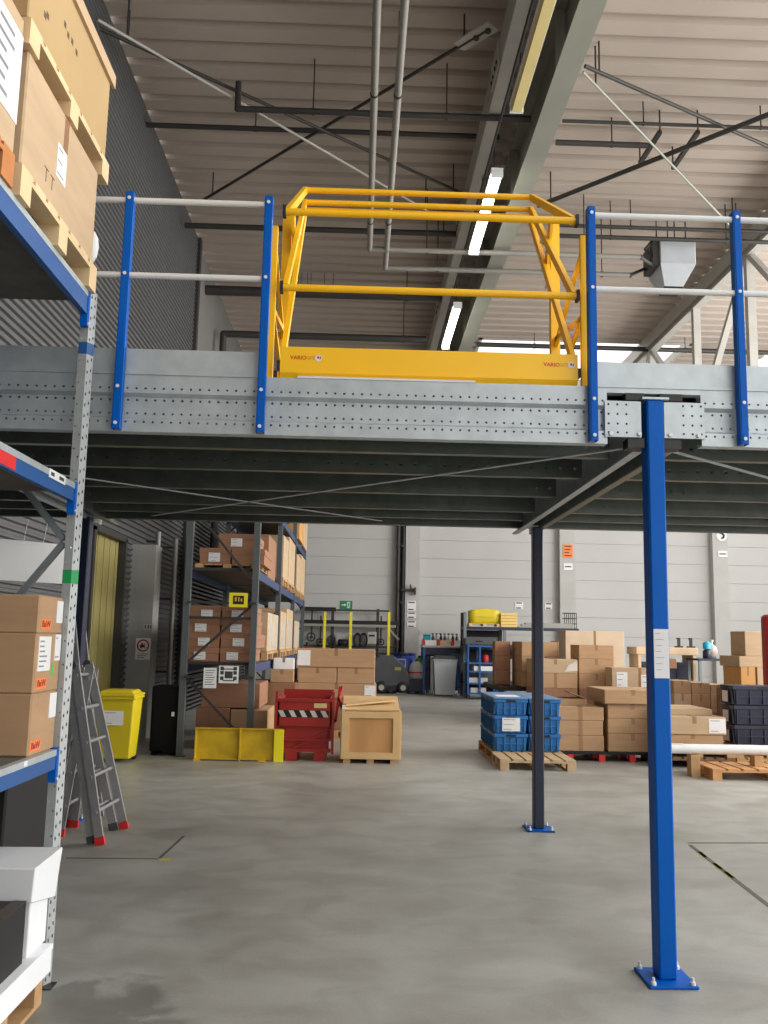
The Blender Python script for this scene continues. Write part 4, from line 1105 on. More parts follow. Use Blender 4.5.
for i, px in enumerate((357.5, 363.5)):
    p = P(px, 640, 31.3); t = thing('coiled_hose', ['left of two dark hose coils under the pipe frame', 'right dark hose coil, next to the grey box'][i], 'hose', (p.x, 31.3, p.z-.24))
    b = MB(); n = 20
    for r, yy in ((.2, 0), (.19, .05)): b.path([(r*.62*math.cos(2*PI*k/n), yy, .24+r*1.15*math.sin(2*PI*k/n)) for k in range(n+1)], .028, 6)
    b.build('coil', blackd, t)
    MB().box(-.03, .03, .05, .7, .40, .44).build('hook', dark, t)
x0, x1, z0, z1 = L(367, 632, 376.5, 644, 31.3)
t = thing('control_box', 'grey control box on the rear wall pipe frame', 'box', ((x0+x1)/2, 31.3, z0)); b = MB().box(-(x1-x0)/2, (x1-x0)/2, 0, .2, 0, z1-z0); b.bevel(.01); b.build('casing', concl, t)
MB().box(-.1, .1, -.012, 0, (z1-z0)*.62, (z1-z0)*.76).build('display', blackd, t); MB().box(-.12, .12, .2, .69, .1, .16).build('bracket', dark, t)
x0, x1, z0, z1 = L(336, 634, 349, 648, 31.55)
t = thing('wall_panel', 'pale square panel behind the middle yellow post', 'panel', ((x0+x1)/2, 31.62, z0)); MB().box(-(x1-x0)/2, (x1-x0)/2, 0, .05, 0, z1-z0).build('panel', concl, t)
p = P(344, 643, 31.2); t = thing('pump_motor', 'small dark pump motor before the pale square panel', 'pump', (p.x, 31.2, p.z-.12))
b = MB().lathe((-.2, 0, .13), [(.09, 0), (.12, .03), (.12, .3), (.07, .34)], 16, 'x'); b.box(-.1, .1, -.08, .08, 0, .05); b.build('motor', blackd, t)
MB().lathe((.14, 0, .13), [(.15, 0), (.15, .08)], 16, 'x').box(-.22, -.2, -.15, .15, .05, .21).build('flange', dark, t)
MB().box(-.3, .3, -.05, .5, -.04, 0).build('bracket', dark, t)
for i, (px, py, r) in enumerate(((311, 637, .14), (320, 642, .12), (331, 640, .13), (381, 642, .1))):
    p = P(px, py, 31.35); t = thing('hand_wheel', ['dark hand wheel valve at far left under the pipe frame', 'dark hand wheel valve left of the first yellow post', 'dark hand wheel valve right of the first yellow post', 'small dark hand wheel valve right of the grey box'][i], 'valve', (p.x, 31.35, p.z))
    n = 16; b = MB(); b.path([(r*math.cos(2*PI*k/n), 0, r*math.sin(2*PI*k/n)) for k in range(n+1)], .022, 6).bar((-r, 0, 0), (r, 0, 0), .02, .02).bar((0, 0, -r), (0, 0, r), .02, .02, (0, 1, 0)); b.build('wheel', blackd, t)
    MB().tube((0, 0, 0), (0, .64, 0), .04, 8).tube((0, .3, 0), (0, .3, .9), .03, 8).build('stem', dark, t)
p = P(307, 645, 30.6); t = thing('red_canister', 'red canister seen past the end of the dark rack', 'canister', (p.x, 30.6, 0))
MB().lathe((0, 0, 0), [(.2, 0), (.22, .05), (.22, 1.25), (.12, 1.4), (.05, 1.46)], 18).build('body', red, t); MB().tube((0, 0, 1.45), (0, 0, 1.6), .04, 8).build('valve', blackd, t)
# downpipes
for i, (px, r, m, lb) in enumerate(((397.6, .06, dark, 'left of the two tall dark downpipes on the rear wall'), (402.5, .08, blackd, 'right dark downpipe against the pale pillar'))):
    p = P(px, 600, 31.7); t = thing('down_pipe', lb, 'pipe', (p.x, 31.75, 0)); MB().tube((0, 0, 0), (0, 0, 10.7), r, 12).build('pipe', m, t)
    k = MB()
    for z in (1, 3, 5, 7, 9): k.box(-r-.01, r+.01, -r-.01, .2, z, z+.06)
    k.build('clamp', dark, t)
p = P(404, 590, 31.5); t = thing('valve', 'dark valve with lever on the right downpipe', 'valve', (p.x, 31.55, p.z)); MB().tube((-.1, 0, 0), (.35, 0, 0), .05, 10).box(.2, .26, -.02, .02, 0, .2).box(.36, .42, -.1, .1, -.15, .1).build('body', dark, t)
p = P(418.5, 600, 31.9); t = thing('pull_cable', 'thin dark cable hanging down the wall right of the first pale pillar', 'cable', (p.x, 31.93, P(418, 630, 31.9).z)); MB().tube((0, 0, 0), (0, 0, 6), .018, 6).build('cable', dark, t); MB().box(-.04, .04, -.03, .04, -.2, 0).build('handle', dark, t)
for i, (y0, y1) in enumerate(((601, 611), (612.5, 618), (621, 627))):
    wall_sheet('notice_sheet', ['upper white paper on the first pale pillar', 'middle white paper on the first pale pillar', 'lowest white paper on the first pale pillar'][i], 'sign', 407, y0, 416, y1, BY-.301, paper, 2)
wall_sheet('orange_notice', 'orange notice on the pale pillar between the blue columns', 'sign', 563, 544.5, 572.5, 557.5, BY-.301, orange, 4)
wall_sheet('notice_sheet', 'small white plate under the orange notice', 'sign', 563.5, 563.5, 572.5, 570, BY-.301, paper, 1)
wall_sheet('notice_sheet', 'left white sheet on the rear wall above the yellow wrapped bundle', 'sign', 515, 602, 523, 609, WY, paper, 2)
wall_sheet('notice_sheet', 'white sheet on the rear wall close to the far blue column', 'sign', 545, 603, 552, 609, WY, paper, 2)
wall_sheet('notice_sheet', 'white plate on the pale pillar below the round black mark at right', 'sign', 718, 551, 727, 557, BY-.301, paper, 1)
x0, x1, z0, z1 = L(716.5, 531, 726.5, 541, BY-.301)
t = thing('number_mark', 'round white sign with curved black mark on the right pale pillar', 'sign', ((x0+x1)/2, BY-.301, z0)); r = (x1-x0)/2
MB().lathe((0, -.02, r), [(r, 0), (r, .02)], 24, 'y').build('disc', whitep, t)
k = MB(); k.path([(-.0, -.03, r*1.5), (r*.45, -.03, r*1.1), (r*.3, -.03, r*.65), (-r*.1, -.03, r*.55)], .03, 6); k.bar((-r*.4, -.03, r*1.55), (r*.1, -.03, r*1.5), .02, .05); k.build('black_mark', blackd, t)

# floor scrubber
p0, p1 = P(374, 690, 30), P(408, 655, 30)
t = thing('floor_scrubber', 'dark grey ride-on floor scrubber behind the long cartons', 'machine', ((p0.x+p1.x)/2, 30, 0))
b = MB().extrude([(-.62, .22), (.58, .22), (.60, .55), (.42, .9), (.1, 1.20), (-.40, 1.24), (-.62, 1.0)], -.4, .4, 'y')
b.bm.verts.ensure_lookup_table(); b.bevel(.05, 2); b.build('hood', greyd, t)
b = MB().box(-.55, .55, -.38, .38, .1, .3); b.build('chassis', black, t)
for s, x in ((0, -.32), (1, .38)):
    for yy in (-.44, .36): 
        w_ = MB().lathe((x, yy, .2), [(.14, 0), (.2, .012), (.2, .068), (.14, .08)], 20, 'y').build('wheel', black, t)
        MB().lathe((x, yy-.082, .2), [(.09, 0), (.09, .01)], 16, 'y').build('hub', concl, w_)
MB().tube((.15, 0, 1.0), (.4, 0, 1.3), .02, 8).box(.3, .48, -.22, .22, 1.28, 1.32).build('steering_bar', black, t)
MB().box(.1, .3, -.42, -.4, .75, .85).build('lamp_strip', mat('olive_plate', srgb(140, 150, 90), .5), t)
# blue barrels and what stands before them
for i, (px, Y) in enumerate(((401, 30.55), (408, 31.3))):
    p = P(px, 652, Y); t = thing('blue_barrel', ['left blue plastic barrel beside the scrubber', 'right blue plastic barrel, partly behind the left one'][i], 'barrel', (p.x, Y, 0))
    MB().lathe((0, 0, 0), [(.24, 0), (.29, .06), (.30, .5), (.285, .55), (.30, .6), (.30, 1.05), (.26, 1.2), (.24, 1.22)], 24).build('body', barrel, t)
    MB().lathe((0, 0, 1.22), [(.26, 0), (.27, .03), (.27, .07), (.1, .08)], 24).build('lid', mat('barrel_lid', srgb(22, 48, 130), .4), t)
p = P(401, 690, 29.6); t = thing('sack_truck', 'pale framed hand truck in front of the blue barrels', 'trolley', (p.x, 29.7, 0))
b = MB()
for x in (-.14, .14): b.tube((x, 0, .1), (x, .1, 1.1), .018, 8)
for z in (.3, .6, .9): b.tube((-.14, .02, z), (.14, .02, z), .014, 8)
b.tube((-.14, .1, 1.1), (.14, .1, 1.1), .018, 8); b.build('frame', girder2, t)
for x in (-.2, .16): MB().lathe((x, .05, .12), [(.09, 0), (.12, .01), (.12, .03), (.09, .04)], 16, 'x').build('wheel', black, t)
MB().box(-.16, .16, -.22, .02, .02, .035).build('toe_plate', girder2, t)
p = P(416, 690, 29.8); t = thing('waste_trolley', 'dark blue box trolley carrying a grey sack left of the workbench', 'trolley', (p.x, 30.0, 0))
b = MB().box(-.30, .30, -.3, .3, .08, .48); b.bevel(.02); b.build('box', navyp, t)
for x in (-.22, .22): MB().lathe((x-.02, -.2, .04), [(.04, 0), (.04, .04)], 12, 'x').lathe((x-.02, .2, .04), [(.04, 0), (.04, .04)], 12, 'x').build('castor', black, t)
t2 = thing('grey_sack', 'grey and red striped sack standing on the dark blue trolley', 'sack', (p.x, 30.0, .482))
b = MB().lathe((0, 0, 0), [(.2, 0), (.26, .08), (.26, .25), (.2, .45), (.1, .55)], 18); b.build('sack', concl, t2)
MB().lathe((0, 0, .18), [(.268, 0), (.268, .05)], 18).build('red_band', signr, t2)
p = P(420, 652, 30.5); t = thing('green_canister', 'green plastic canister between the sack and the workbench', 'canister', (p.x, 30.6, 0))
b = MB().lathe((0, 0, 0), [(.15, 0), (.17, .05), (.17, 1.0), (.12, 1.14), (.06, 1.16)], 18); b.build('body', greenb, t); MB().lathe((0, 0, 1.16), [(.06, 0), (.06, .06)], 14).build('cap', blackd, t)

# workbench
x0, x1, z0, z1 = L(421, 646, 463, 693, 30)
t = thing('workbench', 'workbench on blue frame with blue hanging strips at the rear wall', 'bench', ((x0+x1)/2, 30, 0)); w = x1-x0
b = MB().box(-w/2, w/2, -.4, .6, z1-.07, z1); b.bevel(.008); b.build('top', concl, t)
for x in (-w/2+.06, w/2-.06):
    for y in (-.34, .54): MB().box(x-.04, x+.04, y-.04, y+.04, 0, z1-.07).build('leg', blued, t)
MB().box(-w/2, w/2, -.36, -.32, z1-.3, z1-.07).build('apron', navy, t)
for i in range(9):
    x = w*(.18+.03*i); MB().bar((x, -.37, z1-.25), (x+.04, -.37, .12), .025, .012, (0, 1, 0)).build('hanging_strip', rackgrey if i % 2 else blued, t)
for i in range(3):
    x = -w*.40+i*.14; MB().box(x, x+.09, -.38, -.30, .05, z1-.35).build('panel', [navy, whitep, rackgrey][i], t)
MB().box(-w/2+.05, w/2-.05, .1, .50, .2, .24).build('lower_shelf', navy, t)
MB().box(-w/2+.05, w/2-.05, .51, .53, .1, z1-.1).build('rear_panel', navy, t)
for i, (px0, px1, m, lb) in enumerate(((422, 436, whitep, 'white tray with red corners at left on the workbench'), (437, 450, cardin, 'pinkish tray in the middle on the workbench'), (451, 461, whitep, 'white tray with red corner at right on the workbench'))):
    xa, xb, za, zb = L(px0, 638, px1, 645.5, 30)
    t = thing('tray', lb, 'tray', ((xa+xb)/2, 30, z1)); w = xb-xa
    b = MB().box(-w/2, w/2, -.2, .25, 0, .02).box(-w/2, w/2, -.2, -.18, .02, .17).box(-w/2, w/2, .23, .25, .02, .17).box(-w/2, -w/2+.02, -.18, .23, .02, .17).box(w/2-.02, w/2, -.18, .23, .02, .17); b.build('tray', m, t)
    MB().box(-w/2-.002, -w/2+.09, -.205, -.2, .0, .2).build('red_corner', signr, t)
xa, xb, za, zb = L(424, 633.5, 431, 637, 30.2); 
t = thing('teal_box', 'small teal plastic box standing behind the left workbench tray', 'box', ((xa+xb)/2, 30.4, z1)); b = MB().box(-.12, .12, -.1, .1, 0, .33); b.bevel(.02); b.build('body', teal, t); MB().box(-.13, .13, -.11, .11, .33, .36).build('lid', teal, t)
for i in range(7):
    px = 433+i*4; p = P(px, 640, 30.4)
    if abs(p.x-(xa+xb)/2) < .2: continue
    t = tag(thing('spray_bottle', '', 'bottle', (p.x, 30.42, z1)), 'small bottle standing in the row behind the workbench trays', 'bottle', 'bottles behind the workbench trays')
    MB().lathe((0, 0, 0), [(.05, 0), (.055, .02), (.055, .26), (.02, .33), (.02, .36)], 12).build('body', [greyd, concl, navyp][i % 3], t)
    MB().box(-.05, .02, -.012, .012, .36, .40).build('nozzle', blackd, t)

# storage shelf with the yellow bundle
x0, x1, zt, _ = L(463, 627, 578, 628, 28.5); zt = P(520, 627.5, 28.5).z
t = thing('storage_shelf', 'dark blue storage shelf carrying the yellow bundle and grey profiles', 'shelf', ((x0+x1)/2, 28.5, 0)); w = x1-x0
for z in (zt, zt-.62, .5): MB().box(-w/2, w/2, -.1, .75, z-.09, z).build('shelf_board', navy, t)
for x in (-w/2+.05, w/2-.05, -w/2+1.3):
    for y in (-.1, .72): 
        hh = P(466, 612, 28.5).z if (x < -w/2+.1) else zt-.09
        MB().box(x-.045, x+.045, y-.04, y+.04, 0, hh).build('post', rackgrey if y < 0 else dark, t)
MB().box(-w/2+1.2, w/2, .71, .73, zt-1.0, zt-.55).build('rear_panel', navy, t)
MB().box(-w/2+.1, -w/2+1.25, .69, .71, .1, zt-.1).build('rear_panel', blackd, t)
for z in (.5, zt-.62):
    MB().box(-w/2+.14, -w/2+1.1, .0, .6, z+.001, z+.3).build('drawer_unit', greyd, t)
xa, xb, za, zb = L(470, 611, 500, 626, 28.5)
t = thing('yellow_bundle', 'yellow plastic wrapped bundle on the storage shelf', 'bundle', ((xa+xb)/2, 28.8, zt+.10)); w = xb-xa
b = MB(); b.box(-w/2, w/2, -.25, .3, 0, .48); bmesh.ops.subdivide_edges(b.bm, edges=b.bm.edges, cuts=4, use_grid_fill=True)
for v in b.bm.verts:
    f = 1-.28*(abs(v.co.x)/(w/2))**3
    v.co.z = .24+(v.co.z-.24)*f+random.uniform(-.02, .02) if v.co.z > .01 else v.co.z
    v.co.y *= 1-.2*(abs(v.co.z-.24)/.24)**2
for f in b.bm.faces: f.smooth = True
b.build('wrapping', yellowp, t)
MB().box(-w*.3, w*.32, -.26, -.235, .2, .225).build('fold', yellowd, t)
pallet('flat wooden base under the yellow bundle on the shelf', (xa+xb)/2-.5, (xa+xb)/2+.48, 28.5, 29.1, zt, pinel, hh=.10, along='x')
xa, xb, za, zb = L(500.5, 612, 517, 626, 28.5)
t = thing('yellow_boards', 'stack of pale yellow boards right of the yellow bundle', 'boards', ((xa+xb)/2, 28.7, zt)); w = xb-xa
for i in range(5): 
    b = MB().box(-w/2, w/2, -.25, .25, i*.09, i*.09+.082); b.bevel(.006); b.build('board', mat('pale_yellow_board', srgb(232, 200, 120), .7, var=.05), t)
xa, xb, za, zb = L(518, 622, 574, 627, 28.5)
for i in range(3):
    t = thing('grey_profile', ['lowest grey metal profile on the storage shelf', 'middle grey metal profile on the storage shelf', 'top grey metal profile on the storage shelf'][i], 'profile', ((xa+xb)/2+.05*i, 28.65, zt+.052*i)); w = (xb-xa)-.15*i
    MB().box(-w/2, w/2, -.15, .2, 0, .05).build('profile', pipeg, t)
xa, xb, za, zb = L(567, 613, 579, 627, 28.5)
t = thing('wire_basket', 'dark wire basket at the right end of the storage shelf', 'basket', ((xa+xb)/2+.03, 29.12, zt)); w = (xb-xa)/2
b = MB()
for i in range(7):
    f = -w+2*w*i/6
    b.tube((f, -.15, .0), (f, -.15, .5), .012, 6)
for z in (.012, .16, .33, .5):
    b.tube((-w, -.15, z), (w, -.15, z), .014, 6).tube((-w, .15, z), (w, .15, z), .014, 6).tube((-w, -.15, z), (-w, .15, z), .014, 6).tube((w, -.15, z), (w, .15, z), .014, 6)
b.build('wires', dark, t)
# blue trolley rack
x0, x1, z0, z1 = L(466, 645, 497, 693, 27.8)
t = thing('shelf_trolley', 'blue tiered trolley in front of the storage shelf', 'trolley', ((x0+x1)/2, 27.8, 0)); w = x1-x0; h = z1
for x in (-w/2, w/2-.06, -w*.12):
    for y in (-.3, .3): MB().box(x, x+.05, y, y+.05, .14, h).build('post', blued, t)
for i, z in enumerate((.2, .5, .85, 1.1, h-.02)):
    s_ = MB().box(-w/2, w/2, -.32, .37, z-.05, z).build('tray_shelf', blued, t)
for i, (z, x, m) in enumerate(((.2, -.1, concl), (.5, -.15, concl), (.85, .0, whitep))):
    MB().box(x-.26, x+.3, -.25, .25, z+.0005, z+.14).build('tray_insert', m, t)
for x in (-w/2+.05, w/2-.08):
    for y in (-.27, .3): MB().lathe((x, y, .07), [(.07, 0), (.07, .03)], 14, 'x').box(x, x+.03, y-.02, y+.02, .07, .16).build('castor', black, t)
p = P(486, 657, 27.6); t = thing('red_can', 'small red can on the blue tiered trolley', 'can', (p.x, 27.75, 1.1)); MB().lathe((0, 0, 0), [(.09, 0), (.1, .02), (.1, .2), (.06, .23)], 14).build('body', signr, t); MB().lathe((0, 0, .23), [(.05, 0), (.05, .03)], 12).build('cap', blackd, t)
p = P(478, 640, 27.9); t = thing('dark_case', 'dark case lying on top of the blue tiered trolley', 'case', (p.x, 27.85, h-.02)); b = MB().box(-.45, .5, -.25, .25, 0, .22); b.bevel(.03); b.build('body', greyd, t); MB().tube((-.1, -.27, .12), (.1, -.27, .12), .014, 8).build('handle', black, t)

# ------------------------------------------------------------------ goods in the middle distance, right
def C(label, px0, py0, px1, py1, Y, d, z0=None, m=None, tape='f', lab=None, **kw):
    x0, x1, za, zb = L(px0, py0, px1, py1, Y)
    return carton(label, x0, x1, Y, Y+d, za if z0 is None else z0, zb, m, tape=tape, lab=lab, **kw), zb
# tall brown stack left of the far column
t = thing('dark_table', 'dark low table under the wrapped cartons behind the blue crates', 'table', (4.95, 20.6, 0))
b = MB().box(-1.85, 1.45, -.62, 1.8, .66, .75); b.build('top', blackd, t)
for x in (-1.75, 0, 1.35):
    for y in (-.52, 1.7): MB().box(x-.04, x+.04, y-.04, y+.04, 0, .66).build('leg', dark, t)
a = P(494, 641, 20).x; zs = [.752, 1.08, 1.41, 1.74]
xl = [(P(495, 660, 20.9).x, P(511, 660, 20.9).x), (P(522, 660, 20).x, P(558, 660, 20).x)]
side = ['left column', 'right column']; lev = ['bottom', 'middle', 'top']
for j in range(2):
    for i in range(3):
        carton('%s carton in the %s of the tall brown stack by the far blue column' % (lev[i], side[j]), xl[j][0], xl[j][1]-.01, (20.9, 20.02)[j], (21.3, 21.3)[j], zs[i]+.001, zs[i+1], card if j else card3)
xm = P(545, 660, 20).x
for i, (za, zb) in enumerate(((.752, 1.1), (1.102, 1.42), (1.422, 1.76))):
    carton('%s carton directly behind the far blue column' % lev[i], xl[1][1]+.02, xm+.28, 20.02, 20.8, za, zb, card)
xa, xb = P(534, 690, 19.02).x, P(577.5, 690, 19.02).x
t = pallet('pallet in front of the dark table under two wrapped cartons', xa, xb, 19.0, 19.8, 0, pined, along='x')
carton('base carton under the two wrapped cartons right of the far column', xa, xb, 19.02, 19.9, .146, P(550, 688, 19.1).z, card3)
zb = P(550, 688, 19.1).z
z2, z3 = P(550, 673, 19.1).z, P(550, 659, 19.1).z
carton('lower of two film wrapped cartons crossing behind the far blue column', xa, xb, 19.02, 19.85, zb+.002, z2, card, tape='ff')
t = carton('upper film wrapped carton crossing behind the far blue column', xa, xb, 19.02, 19.85, z2+.002, z3, card2)
k = MB(); w, h = xb-xa, z3-z2
k.poly([(w*.2, -.42, h*.1), (w*.5+.003, -.42, h*.2), (w*.5+.003, -.42, h*.9), (w*.3, -.42, h*.6)]); k.build('wrap_film', wrapm, t)
# 3-high stack right of it
xa, xb = P(579, 660, 19.2).x, P(614, 660, 19.2).x
for i, (ya, yb) in enumerate(((689, 674), (674, 659), (659, 645))):
    za, zb = P(590, ya, 19.2).z, P(590, yb, 19.2).z
    if i == 0:
        pallet('pallet under the three-high carton stack behind the red pallet', xa, xb, 19.2, 20.0, 0, pined, along='x')
        carton('base carton under the three-high stack behind the red footed pallet', xa, xb, 19.2, 19.98, .146, za-.001, card3)
    carton('%s of the three-high carton stack behind the red pallet cartons' % lev[i], xa, xb, 19.2, 19.98, za+.001, zb, card)
# big wrapped carton behind, with white labels lower right
x0, x1, z0, z1 = L(566, 632, 624, 700, 21.4)
carton('large pale wrapped carton standing behind the three-high stack', x0, x1, 21.4, 22.2, .752, P(590, 631, 21.4).z, mat('cardboard_wrapped', srgb(200, 178, 150), .45, var=.07, scale=3), tape='ff')
xa, xb = P(612, 680, 18.6).x, P(668, 680, 18.6).x
pallet('pallet under the labelled pale cartons behind the front blue column', xa, xb, 18.6, 19.1, 0, pined, along='x')
zt_ = P(640, 668, 18.6).z
carton('pale carton with two white sheets behind the front blue column', xa, xb, 18.6, 19.1, .146, zt_, card2, tape='ff', lab=[('f', -.32, .78, .22, .30, 3), ('f', .2, .74, .42, .30, 3), ('f', .3, .28, .25, .30, 2)])
# small board and dark bits on it
p = P(650, 652, 18.8); carton('small open brown carton on the pale carton with white sheets', p.x, p.x+.5, 18.65, 19.05, zt_+.001, zt_+.2, card3)

# blue crates
def crate(name, label, x0, x1, y0, y1, z0, z1, m, group=None, lid=False, lab=False, wlab=False):
    t = thing(name, label, 'crate', ((x0+x1)/2, (y0+y1)/2, z0), 0, group); w, d, h = x1-x0, y1-y0, z1-z0
    b = MB(); e = .02
    b.taper(-w/2+.035, w/2-.035, -d/2+.035, d/2-.035, 0, -w/2+.018, w/2-.018, -d/2+.018, d/2-.018, h*.80)
    b.bevel(.006); b.build('body', m, t)
    b = MB().box(-w/2+.004, w/2-.004, -d/2+.004, d/2-.004, h*.78, h*.985); b.bevel(.006); b.build('rim', m, t)
    k = MB()
    for x in [-w/2+.06+(w-.12)*i/4 for i in range(5)]: k.box(x-.008, x+.008, -d/2+.006, -d/2+.03, h*.06, h*.78)
    for y in [-d/2+.06+(d-.12)*i/3 for i in range(4)]: k.box(-w/2+.006, -w/2+.03, y-.008, y+.008, h*.06, h*.78)
    k.box(-w/2+.05, w/2-.05, -d/2+.008, -d/2+.03, h*.40, h*.46); k.build('ribs', m, t)
    k = MB().box(-.07, .07, -d/2+.0005, -d/2+.006, h*.82, h*.94).box(-w/2+.0005, -w/2+.006, -.07, .07, h*.82, h*.94); k.build('hand_hole', blackd, t)
    if lid:
        b = MB().box(-w/2, w/2, -d/2-.004, d/2+.002, h*.99, h*.99+.02); b.bevel(.004); b.build('lid', lid, t)
    if lab: label_sheet(t, 'f', (0, -d/2+.003, h*.50), .26, .19, 3)
    if wlab:
        l_ = MB().box(-w/2-.002, -w/2+.003, -d*.1, d*.3, h*.12, h*.7).build('paper_label', paper, t)
    return t
BXs = [2.0, 2.515, 3.0]; BYs = [13.32, 13.82, 14.32, 14.82]; bz = .146; bh = .255
pallet('wooden pallet under the stacked blue crates', 1.98, 3.0, 13.30, 14.84, 0, pined, along='y')
rown = ['front', 'middle', 'rear']
for j in range(2):
    for k_ in range(3):
        for i in range(3):
            if j == 1 and k_ > 0 and i < 2: continue
            crate('blue_crate', 'blue crate in the %s row, %s column, %s layer of the blue stack' % (rown[k_], ('left', 'right')[j], lev[i]), BXs[j], BXs[j+1]-.01, BYs[k_], BYs[k_+1]-.01,
                  bz+bh*i, bz+bh*(i+1)-(.02 if i == 2 else 0)+.0, bluep, None, bluel if i == 2 else False, (j, k_, i) == (0, 0, 1))
for k_ in (1, 2):
    for i in (0, 1):
        crate('blue_crate', 'blue crate in the %s row, right column, %s layer of the blue stack' % (rown[k_], lev[i]), BXs[1], BXs[2]-.01, BYs[k_], BYs[k_+1]-.01, bz+bh*i, bz+bh*(i+1), bluep)
one(MB().box(2.08, 2.42, 13.5, 13.95, .905, .908), 'paper_sheet', paper, 'white paper lying on top of the left blue crates', 'paper') if False else None
t = thing('paper_sheet', 'white paper sheet lying on the left blue crate lids', 'paper', (2.28, 13.75, bz+bh*3-.02+.0195)); MB().box(-.19, .15, -.2, .25, 0, .003).build('sheet', paper, t)
pallet('empty wooden pallet lying before the blue crates and the far blue column', 1.96, 2.99, 12.45, 13.26, 0, mat('greyed_pine', srgb(190, 164, 128), .8, var=.14, scale=7), along='y', boards=6)

# cartons on the red pallet
t = thing('plastic_pallet', 'black pallet with red feet under the two carton stacks between the blue columns', 'pallet', (3.72, 14.0, 0))
b = MB().box(-.82, .78, -.5, .5, .105, .146); b.bevel(.006); b.build('deck', blackd, t)
for x in (-.56, -.09, .36, .72):
    for y in (-.44, 0, .44): MB().box(x-.045, x+.045, y-.05, y+.05, 0, .105).build('foot', redb, t)
x0, x1 = 2.97, 3.66; zs = [.146, .37, .585, .785]
for i in range(3): carton('%s carton of the low three-high stack right of the blue crates' % lev[i], x0+.01*(i % 2), x1-.012*(i % 2), 13.51, 14.3, zs[i]+.001, zs[i+1], card, tape='ff')
t = thing('open_carton', 'open carton with raised pale flaps on the low three-high stack', 'box', (3.2, 14.0, .787))
b = MB().box(-.28, .28, -.22, .22, 0, .02).box(-.28, .28, -.22, -.21, .02, .10).box(-.28, .28, .21, .22, .02, .10).box(-.28, -.27, -.21, .21, .02, .10).box(.27, .28, -.21, .21, .02, .10); b.build('body', card, t)
MB().hexa([(-.28, -.22, .10), (-.28, .22, .10), (-.55, .24, .03), (-.55, -.24, .03), (-.28, -.22, .106), (-.28, .22, .106), (-.55, .24, .036), (-.55, -.24, .036)]).build('flap', cardin, t)
MB().hexa([(.28, -.22, .10), (.28, .22, .10), (.02, .24, .19), (.02, -.24, .19), (.28, -.22, .106), (.28, .22, .106), (.02, .24, .196), (.02, -.24, .196)]).build('flap', cardin, t)
x0, x1 = 3.72, 4.46; zs = [.146, .41, .625, .84]
for i in range(3): carton('%s carton of the right stack on the red pallet, behind the front blue column' % lev[i], x0, x1+.015*(i % 2), 13.51, 14.3, zs[i]+.001, zs[i+1], card, tape='f', lab=None)
carton('overhanging carton topping the right stack on the red pallet', 3.66, 4.52, 13.45, 14.5, .841, 1.045, card)

# goods right of the front column
pallet('wooden pallet under the low wide cartons right of the front column', 4.35, 5.4, 13.0, 14.0, .147, pined, along='y')
pallet('lower wooden pallet carrying the pallet with the low wide cartons', 4.35, 5.4, 13.0, 14.0, 0, card3 if False else mat('dark_pallet_wood', srgb(120, 92, 66), .8, var=.15, scale=6), along='y')
carton('lower of the low wide cartons right of the front blue column', 4.37, 5.24, 13.02, 13.9, .294, .46, card, tape='f')
carton('wide pale topped carton with white sheet, right of the front blue column', 4.37, 5.28, 13.0, 13.75, .461, .71, card2, tape='f', lab=[('f', .36, .5, .24, .2, 2)])
carton('flat pale carton lying at the back on the wide carton', 4.37, 5.2, 13.3, 14.2, .711, .80, card2, tape='r')
# black crates
pallet('wooden pallet under the three stacked black crates', 5.42, 6.5, 13.0, 13.9, 0, pined, along='y')
t = thing('wooden_block', 'timber spacer frame between the pallet and the black crates', 'timber', (5.92, 13.3, .146))
for x in (-.45, 0, .45): MB().box(x-.06, x+.06, -.28, .32, 0, .18).build('timber', pined, t)
for i in range(3):
    crate('black_crate', '%s of the three black crates with paper labels at the right' % lev[i], 5.40, 6.3, 13.02, 13.5, .327+.278*i, .327+.278*(i+1)-.001, navyp, wlab=True, lab=False)
# metal tube lying across
t = thing('metal_tube', 'long shiny metal tube lying low at the right before the cartons', 'tube', (5.72, 12.2, .285))
MB().tube((-1.75, 0, .066), (1.6, 0, .066), .065, 20).build('tube', zinc, t); MB().box(-1.5, -1.35, -.03, .03, .1302, .1312).build('label', paper, t)
for i, x in enumerate((4.5, 5.35, 6.2)):
    o = thing('wooden_block', ['left wooden block propping the metal tube', 'middle wooden block propping the metal tube', 'right wooden block propping the metal tube'][i], 'timber', (x, 12.2, .146 if x > 4.6 else 0))
    MB().box(-.06, .06, -.08, .08, 0, .281-(.146 if x > 4.6 else 0)).build('block', pined, o)
pallet('empty wooden pallet at the right edge under the metal tube', 4.62, 6.4, 11.85, 12.6, 0, mat('orange_pine', srgb(196, 146, 96), .8, var=.14, scale=7), along='y', boards=9)
# stack of taller cartons at back right
def CS(label, px0, py0, px1, py1, Y, d, m=card, lab=None, tape='f', z0=None):
    x0, x1, za, zb = L(px0, py0, px1, py1, Y); return carton(label, x0, x1, Y, Y+d, za if z0 is None else z0, zb, m, tape=tape, lab=lab)
Yb = 16.0
pallet('pallet under the tall carton pile at the right edge', 6.7, 8.3, Yb, Yb+1.2, 0, pined, along='x')
zA, zB, zC = P(740, 690, Yb).z, P(740, 656, Yb).z, P(740, 631, Yb).z
x0 = P(740, 670, Yb).x; xr = P(815, 660, Yb).x
carton('base carton of the tall carton pile at the right edge', x0, xr, Yb, Yb+1.1, .146, zA, card3)
carton('orange printed carton in the right edge pile above the black crates', x0+.02, P(756, 670, Yb).x, Yb+.02, Yb+.8, zA+.001, P(740, 667, Yb).z, mat('cardboard_orange', srgb(200, 150, 90), .85), lab=None)
